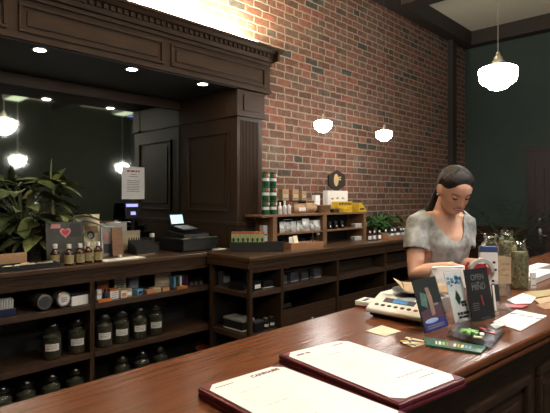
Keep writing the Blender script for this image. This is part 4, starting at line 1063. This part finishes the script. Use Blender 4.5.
MB().rings([[(rr*math.cos(2*PI*i/n), y, zc+rr*math.sin(2*PI*i/n)) for rr, y in ((.036, -.010), (.047, -.010), (.047, .010), (.036, .010))] for i in list(range(n))+[0]], False, False).build('ring', mat('pale grey plastic', (.50, .50, .48), .35), t)
MB().rings([[(-.003+rr*math.cos(2*PI*i/n), y, zc-.003+rr*math.sin(2*PI*i/n)) for rr, y in ((.008, -.008), (.031, -.008), (.031, .008), (.008, .008))] for i in list(range(n))+[0]], False, False).build('tape_roll', 'red', t)
MB().tube([(-.046, 0, .012), (-.056, 0, zc-.01), (-.055, 0, zc+.02), (-.047, 0, zc+.033)], .006, 8).build('arm', 'red', t)
carton('kraft_card', 'pale kraft card standing in front of the tall herb jars', 'card', (2.14, .735, ZF), (.05, .008, .165), 'kraft2', rz=-.8, lines=2, pm='kraft', rx=-.1)
# clear stand with dark cards behind the black card
t = thing('clear_box', 'clear stand holding a dark card, right of the OPEN MIND card', 'stand', at_z(499, 313, ZF), -.5)
MB().bx(-.03, .03, -.025, .025, 0, .003).bx(-.03, .03, .022, .025, .003, .11).build('clear_body', 'acrylic', t)
MB().box((-.004, .012, .07), (.03, .004, .06), .001, 0, -.15).build('dark_card', 'ink', t)
MB().box((-.020, .0, .055), (.006, .004, .09), .001, 0, -.15).build('white_strip', 'paper', t)
t = thing('tall_leaflet', 'tall narrow pale leaflet standing in a clear holder right of the OPEN MIND card', 'leaflet', at_z(505, 311, ZF), -.75)
MB().bx(-.022, .022, -.002, .002, .10, .195).build('printed_part', 'kraft2', t); MB().bx(-.022, .022, -.002, .002, .0, .099).build('clear_part', 'plastic', t)
q = MB()
for i in range(3): dashes(q, -.015, .015, .17-.02*i, .006, f=lambda mb, a, c, d, e: mb.quad([(a, -.0025, d), (c, -.0025, d), (c, -.0025, e), (a, -.0025, e)]))
q.build('lettering', 'kraft', t)

# herb jars on the front counter
fj = dict(herbm='herb', lid='mason', labelled=False, fill=.70, n=28)
jar('tall glass jar of dried herb in front, with a white side sticker', (2.374, .735, ZF), h=.228, r=.041, **fj)
jar('glass jar of dried herb, back left, nearest the woman', (2.645, .960, ZF), h=.226, r=.050, herbm='herb', lid='mason', labelled=False, fill=.45, n=28)
jar('glass jar of dried herb standing between the other two counter jars', (2.80, .928, ZF), h=.238, r=.050, **fj)
carton('price_card', 'small white price card standing right of the front herb jar', 'card', (2.415, .688, ZF), (.03, .006, .07), 'paper', rz=-.5, lines=2)

# white cartons at the right
def wcarton(label, x0, x1, y0, y1):
    t = thing('white_carton', label, 'box', ((x0+x1)/2, (y0+y1)/2, ZF)); w_, d_ = x1-x0, y1-y0
    MB().bx(-w_/2, w_/2, -d_/2, d_/2, 0, .026, .002).build('body', 'paper', t)
    MB().bx(-w_/2-.001, w_/2+.001, -d_/2-.001, d_/2+.001, .021, .028, .0015).build('lid', 'paper', t)
    hb = MB()
    for k in range(14): hb.ell((-w_/2+R.uniform(.012, .07), R.uniform(-d_/2+.012, d_/2-.012), .0285+.005), (.009, .008, .006), 8, 5)
    hb.build('herb_window', 'herb', t, True)
wcarton('flat white carton with an herb window, nearer one right of the jars', 2.46, 2.90, .715, .795)
wcarton('flat white carton with an herb window, farther one beyond the near carton', 2.72, 3.15, .805, .872)
# cards and papers at the right
sheet('leaflet', 'yellow-green leaflet beside the near white carton', 'leaflet', [(524, 292), (556, 289), (560, 294), (533, 298)], ZF, .001, 'ylab')
sheet('leaflet', 'white leaflet among the cards in front of the herb jars', 'leaflet', [(507, 300), (523, 293), (536, 297.5), (531, 303.5), (515, 304)], ZF+.0015, .001, 'paper')
sheet('leaflet', 'orange and brown leaflet at the right end of the cards', 'leaflet', [(534, 299.5), (558, 295), (562, 299), (540, 304)], ZF+.0015, .001, 'kraft2')
sheet('leaflet', 'red edged card lying in front of the white leaflet', 'card', [(505, 303.5), (513, 304.5), (529, 305), (522, 308), (506, 307)], ZF+.003, .001, 'red')
sheet('leaflet', 'brown leaflet under the orange one at the right edge', 'leaflet', [(536, 305), (560, 300.5), (566, 306), (545, 309.5)], ZF, .001, 'kraft')
t, P = sheet('icon_sheet', 'white sheet with four dark icons lying on the counter near its edge', 'paper', [(516.5, 310.5), (547, 316.5), (520.5, 331.5), (493, 322.5)], ZF, .003, 'paper')
q = MB()
for k in range(4):
    c = at_z(513.5+k*8.3, 314.5+k*1.6, ZF)-t.location
    q.box((c.x, c.y, .0034), (.022, .010, .0006), 0, -.9)
for k in range(5):
    c = at_z(509+k*5, 319+k*1.5, ZF)-t.location
    q.box((c.x, c.y, .0034), (.016, .0015, .0006), 0, -.9)
q.build('icons', 'ink', t)
sheet('leaflet', 'white leaflet half under the black card stand', 'leaflet', [(490, 325), (500, 321), (507, 324), (496, 329)], ZF+.0042, .001, 'lab')
# clear display box with bow
P = [at_z(u, v, ZF) for u, v in ((447, 336.5), (459, 325), (505, 333), (490, 350))]; c = sum(P, Vector())/4
t = thing('clear_case', 'flat clear plastic case with a green bow on its top', 'case', (c.x, c.y, ZF))
pl = [(p.x-c.x, p.y-c.y) for p in P]; sc = lambda s: [(x*s, y*s) for x, y in pl]
MB().prism(pl, 0, .004).build('base', thin_glass('grey clear plastic', (.60, .62, .68), .3, .1, .25), t)
MB().prism(sc(.97), .0062, .020).build('clear_lid', 'plastic', t)
b = MB()
bc = at_z(469, 331, ZF+.026)-Vector((c.x, c.y, ZF))
for k in range(6):
    a = k*PI/3+.3
    b.tube([(bc.x, bc.y, .0205), (bc.x+.008*math.cos(a), bc.y+.008*math.sin(a), .029), (bc.x+.027*math.cos(a), bc.y+.027*math.sin(a), .026), (bc.x+.026*math.cos(a), bc.y+.026*math.sin(a), .022), (bc.x, bc.y, .0215)], [(.004, .0013), (.007, .0013), (.004, .0013), (.006, .0013), (.004, .0013)], 8)
b.build('green_bow', 'bgreen', t)
for u, v, m_, n_ in ((483, 330, 'red', 'red_item'), (487, 333, 'ink', 'black_item'), (482, 335, 'paper', 'white_item'), (492, 334, 'red', 'red_item'), (478, 338, 'cream', 'pale_item')):
    p = at_z(u, v, ZF+.02)-Vector((c.x, c.y, ZF))
    MB().box((p.x, p.y, .0225), (.022, .012, .004), .001, R.uniform(0, 2)).build(n_, m_, t)
# green strip pack
P = [at_z(u, v, ZF) for u, v in ((424, 338.5), (487, 348), (481, 354.5), (426, 346.5))]; c = sum(P, Vector())/4
t = thing('green_strip_pack', 'long dark green pack with coloured marks lying in front of the clear case', 'packet', (c.x, c.y, ZF))
MB().prism([(p.x-c.x, p.y-c.y) for p in P], 0, .005).build('pack_body', 'pgreen', t)
cols = ['paper', 'paper', 'bgreen', 'kraft', 'red', 'paper', 'yellow', 'cream', 'lblue', 'lblue']
for k in range(10):
    f = .20+k*.064
    a = (P[0].lerp(P[1], f)).lerp(P[3].lerp(P[2], f), .34)-Vector((c.x, c.y, ZF)); b2 = (P[0].lerp(P[1], f)).lerp(P[3].lerp(P[2], f), .74)-Vector((c.x, c.y, ZF))
    e = (P[1]-P[0]).normalized()*(.0022 if k % 3 == 0 else .0034)
    MB().prism([(a.x-e.x, a.y-e.y), (a.x+e.x, a.y+e.y), (b2.x+e.x, b2.y+e.y), (b2.x-e.x, b2.y-e.y)], .0051, .0058).build('coloured_mark', cols[k], t)
# fanned cards
fc = at_z(424, 343.5, ZF)
for k, (m_, a, s) in enumerate((('cream', 2.05, 'cream'), ('ink', 2.32, 'black'), ('yellow', 2.6, 'yellow'), ('paper', 2.85, 'white'), ('ylab', 3.15, 'mustard'), ('cream', 3.4, 'lowest cream'))):
    t = thing('fan_card', s+' slip in the fan of slips left of the green pack', 'card', (fc.x, fc.y, ZF+.0012*(5-k)), a-PI/2-.45, 'fanned slips on the counter')
    MB().bx(-.006, .006, .0, .064-.004*abs(k-2), 0, .0009).build('slip', m_, t)
    MB().bx(-.004, .004, .036, .043, .00091, .00115).build('print', 'ink' if m_ != 'ink' else 'paper', t)
# white paper bag in front of the woman
bg = Vector((2.19, .985, ZF))
t = thing('white_paper_bag', 'crumpled white paper bag in front of the woman\'s forearm', 'bag', bg, -.75)
q = MB(); rs = []
for k in range(8):
    z = .088*k/7; row = []
    for i in range(24):
        a = 2*PI*i/24; rx_, ry_ = .088-.006*k/7, .040-.016*k/7
        nn = 1+.16*noise.noise(Vector((math.cos(a)*2.2, math.sin(a)*2.2, k*.7)))
        row.append((rx_*nn*abs(math.cos(a))**.7*(1 if math.cos(a) >= 0 else -1), ry_*nn*math.sin(a), z*(1+.08*noise.noise(Vector((a, 1, 3)))*(k == 7))))
    rs.append(row)
q.rings(rs, True, False).build('bag_body', 'paper', t, True)
MB().tube([(-.075, 0, .09), (-.03, -.008, .094), (.02, .006, .090), (.07, 0, .093)], [(.012, .003)]*4, 8).build('folded_top', 'paper', t, True)

# ---------------------------------------------------------------- the woman
def remesh(o, vox, smooth_it=6, sf=.5):
    m = o.modifiers.new('r', 'REMESH'); m.mode = 'VOXEL'; m.voxel_size = vox
    s = o.modifiers.new('s', 'SMOOTH'); s.iterations = smooth_it; s.factor = sf
    dg = bpy.context.evaluated_depsgraph_get()
    me = bpy.data.meshes.new_from_object(o.evaluated_get(dg)); mats = list(o.data.materials)
    o.modifiers.clear(); o.data = me
    me.materials.clear()
    for x in mats: me.materials.append(x)
    for p in me.polygons: p.use_smooth = True
    return o
WX, WY = 2.570, 1.185
FACE = math.radians(241)
fv = Vector((math.cos(FACE), math.sin(FACE), 0)); rv = Vector((fv.y, -fv.x, 0))
def bp(r, f, z): return Vector((WX, WY, 0))+rv*r+fv*f+Vector((0, 0, z))     # right, forward, height
wm = thing('person', 'woman in a grey mottled t-shirt looking down behind the counter', 'person', (WX, WY, 0))
def Wm(): q = MB(); q.T = Matrix.Translation((-WX, -WY, 0)); return q
def ring(r0, f0, z, a, b, n=28, tilt=0):
    return [bp(r0+a*math.cos(2*PI*i/n), f0+b*math.sin(2*PI*i/n)*(1.0 if math.sin(2*PI*i/n) > 0 else .9), z+tilt*math.sin(2*PI*i/n)) for i in range(n)]
torso = [(.80, -.06, .165, .105), (.90, -.055, .165, .105), (1.0, -.04, .145, .095), (1.08, -.03, .135, .092), (1.16, -.02, .138, .098), (1.20, -.012, .146, .108), (1.25, -.006, .150, .114), (1.295, -.006, .150, .102), (1.34, -.012, .146, .082), (1.375, -.012, .128, .066), (1.405, -.008, .085, .056), (1.43, 0, .058, .05)]
def torso_rings(g): return [ring(0, f, z, a+g, b+g, tilt=0) for z, f, a, b in torso]
HC = Vector((2.525, 1.10, 1.547))
HY, HP = math.radians(232), math.radians(36)
HM = Matrix.Translation(HC) @ Matrix.Rotation(HY-PI/2, 4, 'Z') @ Matrix.Rotation(-HP, 4, 'X') 
head_t = [(-.112, .004, .070, .052), (-.106, .034, .080, .020), (-.095, .047, .086, -.005), (-.08, .056, .089, -.030), (-.062, .063, .090, -.056), (-.042, .065, .091, -.075), (-.02, .071, .091, -.088), (.0, .074, .091, -.095), (.02, .0755, .092, -.099), (.04, .075, .090, -.100), (.06, .071, .083, -.096), (.078, .062, .070, -.086), (.093, .048, .052, -.068), (.104, .030, .030, -.045), (.110, .010, .008, -.022)]
def lerp_head(z):
    for a, b in zip(head_t, head_t[1:]):
        if a[0] <= z <= b[0]:
            k = (z-a[0])/(b[0]-a[0]); return [a[i]+(b[i]-a[i])*k for i in range(4)]
    return list(head_t[-1] if z > 0 else head_t[0])
def gs(x, s): return math.exp(-(x/s)**2)
def face_disp(x, z):
    ax = abs(x); d = 0
    d -= .011*gs(ax-.032, .018)*gs(z-.004, .014)
    d += .004*gs(z-.024, .010)*gs(ax-.028, .026)
    if -.05 < z < .02: d += (.006+.021*max(0, min(1, (.012-z)/.045)))*gs(x, .0095)*(1 if z > -.036 else gs(z+.036, .008))
    d += .007*gs(ax-.013, .007)*gs(z+.036, .008)
    d += .008*gs(ax-.042, .02)*gs(z+.030, .016)
    zl = -.064+6*ax*ax
    d += .005*gs(z-zl-.005, .005)*gs(x, .024)+.006*gs(z-zl+.008, .006)*gs(x, .02)-.003*gs(z-zl, .003)*gs(x, .03)
    d += .006*gs(z+.10, .012)*gs(x, .018)
    return d
def head_rings(g=0, zs=None, n=64):
    rs = []
    for z in zs or [-.112+.222*k/55 for k in range(56)]:
        _, a, yf, yb = lerp_head(z); c = (yf+yb)/2; b = (yf-yb)/2; rr = []
        for i in range(n):
            t_ = 2*PI*i/n; co, si = math.cos(t_), math.sin(t_)
            ex = .86 if si > 0 else 1
            x = (a+g)*(abs(co)**ex)*(1 if co > 0 else -1); y = c+(b+g)*(abs(si)**ex)*(1 if si > 0 else -1)
            if si > .25 and g == 0: y += face_disp(x, z)*min(1, (si-.25)*3)
            rr.append(HM @ Vector((x, y, z)))
        rs.append(rr)
    return rs
shR, shL = bp(.148, -.012, 1.36), bp(-.148, -.012, 1.36)
elR, wrR = Vector((2.354, 1.240, 1.105)), Vector((2.388, 1.043, 1.158))
elL, wrL = Vector((2.648, 1.13, 1.128)), Vector((2.545, .940, 1.16))
def hand(q, w0, d, up, thumb):
    d = d.normalized(); s = d.cross(up).normalized(); up = s.cross(d)
    T0 = w0
    rs = []
    for k, (l, a, b) in enumerate(((-.01, .024, .020), (.02, .030, .016), (.05, .038, .015), (.08, .038, .012))):
        rs.append([T0+d*l+s*a*math.cos(2*PI*i/14)+up*b*math.sin(2*PI*i/14) for i in range(14)])
    q.rings(rs)
    for k, (o, L) in enumerate(((-.028, .062), (-.009, .074), (.010, .069), (.028, .054))):
        p = T0+d*.075+s*o*thumb; dd = d.copy(); pts = [p-d*.02]; 
        for j, f in enumerate((.42, .32, .26)):
            pts.append(p); dd = (dd-up*.42).normalized(); p = p+dd*L*f
        pts.append(p)
        q.tube(pts, [.0085, .0085, .0080, .0072, .006], 8)
    p = T0+d*.025-s*.028*thumb
    q.tube([T0+d*.012-s*.010*thumb, p, p+d*.026-s*.018*thumb-up*.010, p+d*.050-s*.018*thumb-up*.022], [.012, .0115, .010, .0075], 8)
q = Wm()
q.rings(torso_rings(0)); q.rings(head_rings())
q.tube([bp(0, -.005, 1.375), bp(0, .005, 1.42), HM @ Vector((0, -.028, -.075)), HM @ Vector((0, -.022, -.03))], [.062, .054, .050, .05], 20)
for s, sh, el, wr in ((1, shR, elR, wrR), (-1, shL, elL, wrL)):
    q.tube([bp(s*.055, -.01, 1.385), bp(s*.11, -.012, 1.378), sh, sh.lerp(el, .35)+rv*s*.006, sh.lerp(el, .75), el, el.lerp(wr, .3), el.lerp(wr, .7), wr], [.045, .048, .050, .049, .045, .042, .042, .034, .025], 16)
    q.ell(tuple(HM @ Vector((s*.079, -.008, -.006))), (.013, .018, .032), 12, 8)
    # legs (hidden behind the counter)
    q.tube([bp(s*.085, -.055, .86), bp(s*.09, -.05, .70), bp(s*.09, -.05, .47), bp(s*.09, -.065, .30), bp(s*.09, -.07, .06)], [.085, .080, .055, .050, .036], 16)
    q.tube([bp(s*.09, -.09, .035), bp(s*.095, .0, .034), bp(s*.10, .10, .025)], [.034, .036, .026], 12)
hand(q, wrR, (Vector((2.45, .955, 1.135))-wrR), Vector((.1, -.25, 1)), 1)
hand(q, wrL, (Vector((2.49, .85, 1.13))-wrL), Vector((0, -.1, 1)), -1)
body = q.build('body', ['skin', 'lip'], wm)
remesh(body, .0042, 4)
HI = HM.inverted() @ Matrix.Translation((WX, WY, 0))
for p in body.data.polygons:
    c = HI @ p.center
    if c.y > .06 and abs(c.x) < .030:
        zl = -.064+6*c.x*c.x; hgt = .0095*(1-(abs(c.x)/.030)**2)
        if -hgt*1.3 < c.z-zl < hgt*.9: p.material_index = 1
# eyes, brows
for s in (-1, 1):
    e = MB(); e.T = Matrix.Translation((-WX, -WY, 0)) @ HM
    e.ell((s*.032, .0735, .004), (.0135, .0135, .0115), 14, 10); eo = e.build('eyelid', 'skin', wm, True)
    e = MB(); e.T = Matrix.Translation((-WX, -WY, 0)) @ HM
    e.tube([(s*(.032+dx), .0735+.0135*math.sqrt(max(0.04, 1-(dx/.0150)**2))+.001, -.0015-.003*(1-(dx/.015)**2)) for dx in (-.015, -.009, -.003, .003, .009, .0155)], [.0012, .0024, .003, .003, .0028, .0016], 6)
    e.build('lashes', 'hair', eo)
    e = MB(); e.T = Matrix.Translation((-WX, -WY, 0)) @ HM
    pts = []
    for dx, dz in ((-.018, .0), (-.008, .004), (.004, .006), (.014, .003), (.020, -.002)):
        x = s*(.034+dx); z = .021+dz
        _, a, yf, yb = lerp_head(z); c_ = (yf+yb)/2; b_ = (yf-yb)/2
        co = min(.999, (abs(x)/a)**(1/.86)); si = math.sqrt(1-co*co)
        pts.append((x, c_+b_*si**.86+face_disp(x, z)+.0005, z))
    e.tube(pts, [(.0016, .001), (.0032, .0014), (.0034, .0014), (.0026, .0014), (.0012, .001)], 6)
    e.build('eyebrow', 'hair', wm)
    e = MB(); e.T = Matrix.Translation((-WX, -WY, 0)) @ HM
    e.ell((s*.083, -.006, -.037), (.006, .006, .006), 12, 8); e.build('pearl_earring', 'paper', wm, True)
# mouth: a light line of teeth
e = MB(); e.T = Matrix.Translation((-WX, -WY, 0)) @ HM
e.tube([(x, .0940-16*x*x, -.0645+6*x*x) for x in (-.020, -.011, 0, .011, .020)], [(.0014, .001), (.0026, .0024), (.003, .0028), (.0026, .0024), (.0014, .001)], 6)
e.build('teeth', 'lab', wm)
# hair: swept back from a soft hairline into a low bun
def hair_depth(x, y, z):
    ax = abs(x)
    top_ = z-(.0735-.030*(ax/.055)**2) if y > -.02 else .05
    yl = -.020+.95*max(0, min(z, .075))-.25*max(0, -z)
    return min(max(top_, yl-y), z+.080-.2*max(0, -.06-y))
hm = MB(); hm.T = Matrix.Translation((-WX, -WY, 0)) @ HM
NZ, n = 56, 96
zs = [-.09+.1995*k/NZ for k in range(NZ+1)]
grid, dep = [], []
for z in zs:
    _, a, yf, yb = lerp_head(z); c_ = (yf+yb)/2; b_ = (yf-yb)/2; rr = []; dd = []
    for i in range(n):
        t_ = 2*PI*i/n; co, si = math.cos(t_), math.sin(t_); ex = .86 if si > 0 else 1
        x = a*(abs(co)**ex)*(1 if co > 0 else -1); y = c_+b_*(abs(si)**ex)*(1 if si > 0 else -1)
        fdep = hair_depth(x, y, z); k_ = max(0, min(1, fdep/.040)); k_ = k_*k_*(3-2*k_)
        g = -.001+.0145*k_+.0022*noise.noise(Vector((t_*14, z*9, 2)))*k_
        sc_ = Vector((x, y-c_, (z+.01)*.55)).normalized()
        p = Vector((x, y, z))+sc_*g
        rr.append(tuple(p)); dd.append(fdep)
    grid.append(rr); dep.append(dd)
V = [[hm.v(p) for p in rr] for rr in grid]
for j in range(NZ):
    for i in range(n):
        k = (i+1) % n
        if max(dep[j][i], dep[j][k], dep[j+1][i], dep[j+1][k]) > 0: hm._f([V[j][i], V[j][k], V[j+1][k], V[j+1][i]])
top = hm.v((0, -.008, .1235))
for i in range(n): hm._f([V[-1][i], V[-1][(i+1) % n], top])
bmesh.ops.delete(hm.b, geom=[v for v in hm.b.verts if not v.link_faces], context='VERTS')
ho = hm.build('hair', 'hair', wm, True)
e = MB(); e.T = Matrix.Translation((-WX, -WY, 0)) @ HM
e.ell((.0, -.115, -.045), (.042, .034, .040), 18, 12); e.build('hair_bun', 'hair', ho, True)
e = Wm(); e.tube([HM @ Vector((.0, -.12, -.05)), HM @ Vector((.01, -.125, -.10)), bp(.035, -.10, 1.40), bp(.03, -.11, 1.33), bp(.02, -.11, 1.27)], [.026, .024, .020, .014, .004], 12)
e.build('ponytail', 'hair', ho, True)
# t-shirt
q = Wm(); q.rings(torso_rings(.013)[:-1])
for s, sh, el in ((1, shR, elR), (-1, shL, elL)):
    q.tube([bp(s*.055, -.01, 1.385), bp(s*.11, -.012, 1.378), sh, sh.lerp(el, .22)+rv*s*.008, sh.lerp(el, .56)+rv*s*.008], [.055, .058, .060, .062, .064], 18)
q.bx(0, 0, 0, 0, 0, 0) if False else None
so = q.build('t_shirt', 'shirt', wm)
remesh(so, .007, 5)
bm_ = bmesh.new(); bm_.from_mesh(so.data)
kill = []
for f in bm_.faces:
    c = f.calc_center_median()+Vector((WX, WY, 0)); l = c-Vector((WX, WY, 0)); r_, f_ = l.dot(rv), l.dot(fv)
    zn = 1.272+((abs(r_+.004)/.098)**2.4)*.125
    if abs(r_) < .118 and ((f_ > -.02 and c.z > zn) or c.z > 1.410) : kill.append(f)
    for s, sh, el in ((1, shR, elR), (-1, shL, elL)):
        ax = (el-sh); k = (c-sh).dot(ax)/ax.length_squared
        if k > .535 and (c-(sh+ax*k)).length < .08 and (s*r_ > .10): kill.append(f)
    if c.z < .805: kill.append(f)
bmesh.ops.delete(bm_, geom=list(set(kill)), context='FACES')
# cloth creases
bm_.normal_update()
for v in bm_.verts:
    l = v.co; r_, f_ = Vector((l.x, l.y, 0)).dot(rv), Vector((l.x, l.y, 0)).dot(fv)
    v.co = v.co+v.normal*(.006*noise.noise(Vector((r_*11, l.z*16+r_*6, f_*9)))+.003*noise.noise(Vector((r_*30, l.z*22, f_*20))))
bm_.to_mesh(so.data); bm_.free()
sd = so.modifiers.new('solid', 'SOLIDIFY'); sd.thickness = .003; sd.offset = 1
# trousers
q = Wm(); q.rings([ring(0, f, z, a+.012, b+.012) for z, f, a, b in [(.78, -.06, .17, .11), (.84, -.06, .168, .108), (.93, -.052, .160, .102)]])
for s in (1, -1): q.tube([bp(s*.085, -.055, .86), bp(s*.09, -.05, .70), bp(s*.09, -.05, .47), bp(s*.09, -.065, .30), bp(s*.09, -.07, .09)], [.095, .092, .068, .063, .055], 16)
to = q.build('trousers', 'jeans', wm); remesh(to, .012, 4)
# wrist band
e = Wm(); c = wrR-(wrR-elR).normalized()*.012; dd = (wrR-elR).normalized()
e.tube([c-dd*.009, c+dd*.009], .0275, 18); e.build('wrist_band', 'nickel', wm, True)

# ---------------------------------------------------------------- camera and world
cam = bpy.data.objects.new('camera', bpy.data.cameras.new('camera')); C.objects.link(cam)
cam.location = (0, 0, EYE); cam.rotation_euler = (PI/2, 0, math.radians(43.68-90))
cam.data.sensor_width = 36; cam.data.lens = F/550*36; cam.data.shift_y = -8.5/550; cam.data.clip_start = .02
SC.camera = cam
wd = bpy.data.worlds.new('world'); SC.world = wd; wd.use_nodes = True
wd.node_tree.nodes['Background'].inputs[0].default_value = (.5, .5, .5, 1); wd.node_tree.nodes['Background'].inputs[1].default_value = .02
SC.view_settings.view_transform = 'Standard'; SC.view_settings.look = 'None'; SC.view_settings.gamma = 1
SC.view_settings.exposure = 2.7
SC.cycles.use_denoising = True
SC.cycles.max_bounces = 8; SC.cycles.transparent_max_bounces = 24
SC.cycles.caustics_reflective = False; SC.cycles.caustics_refractive = False
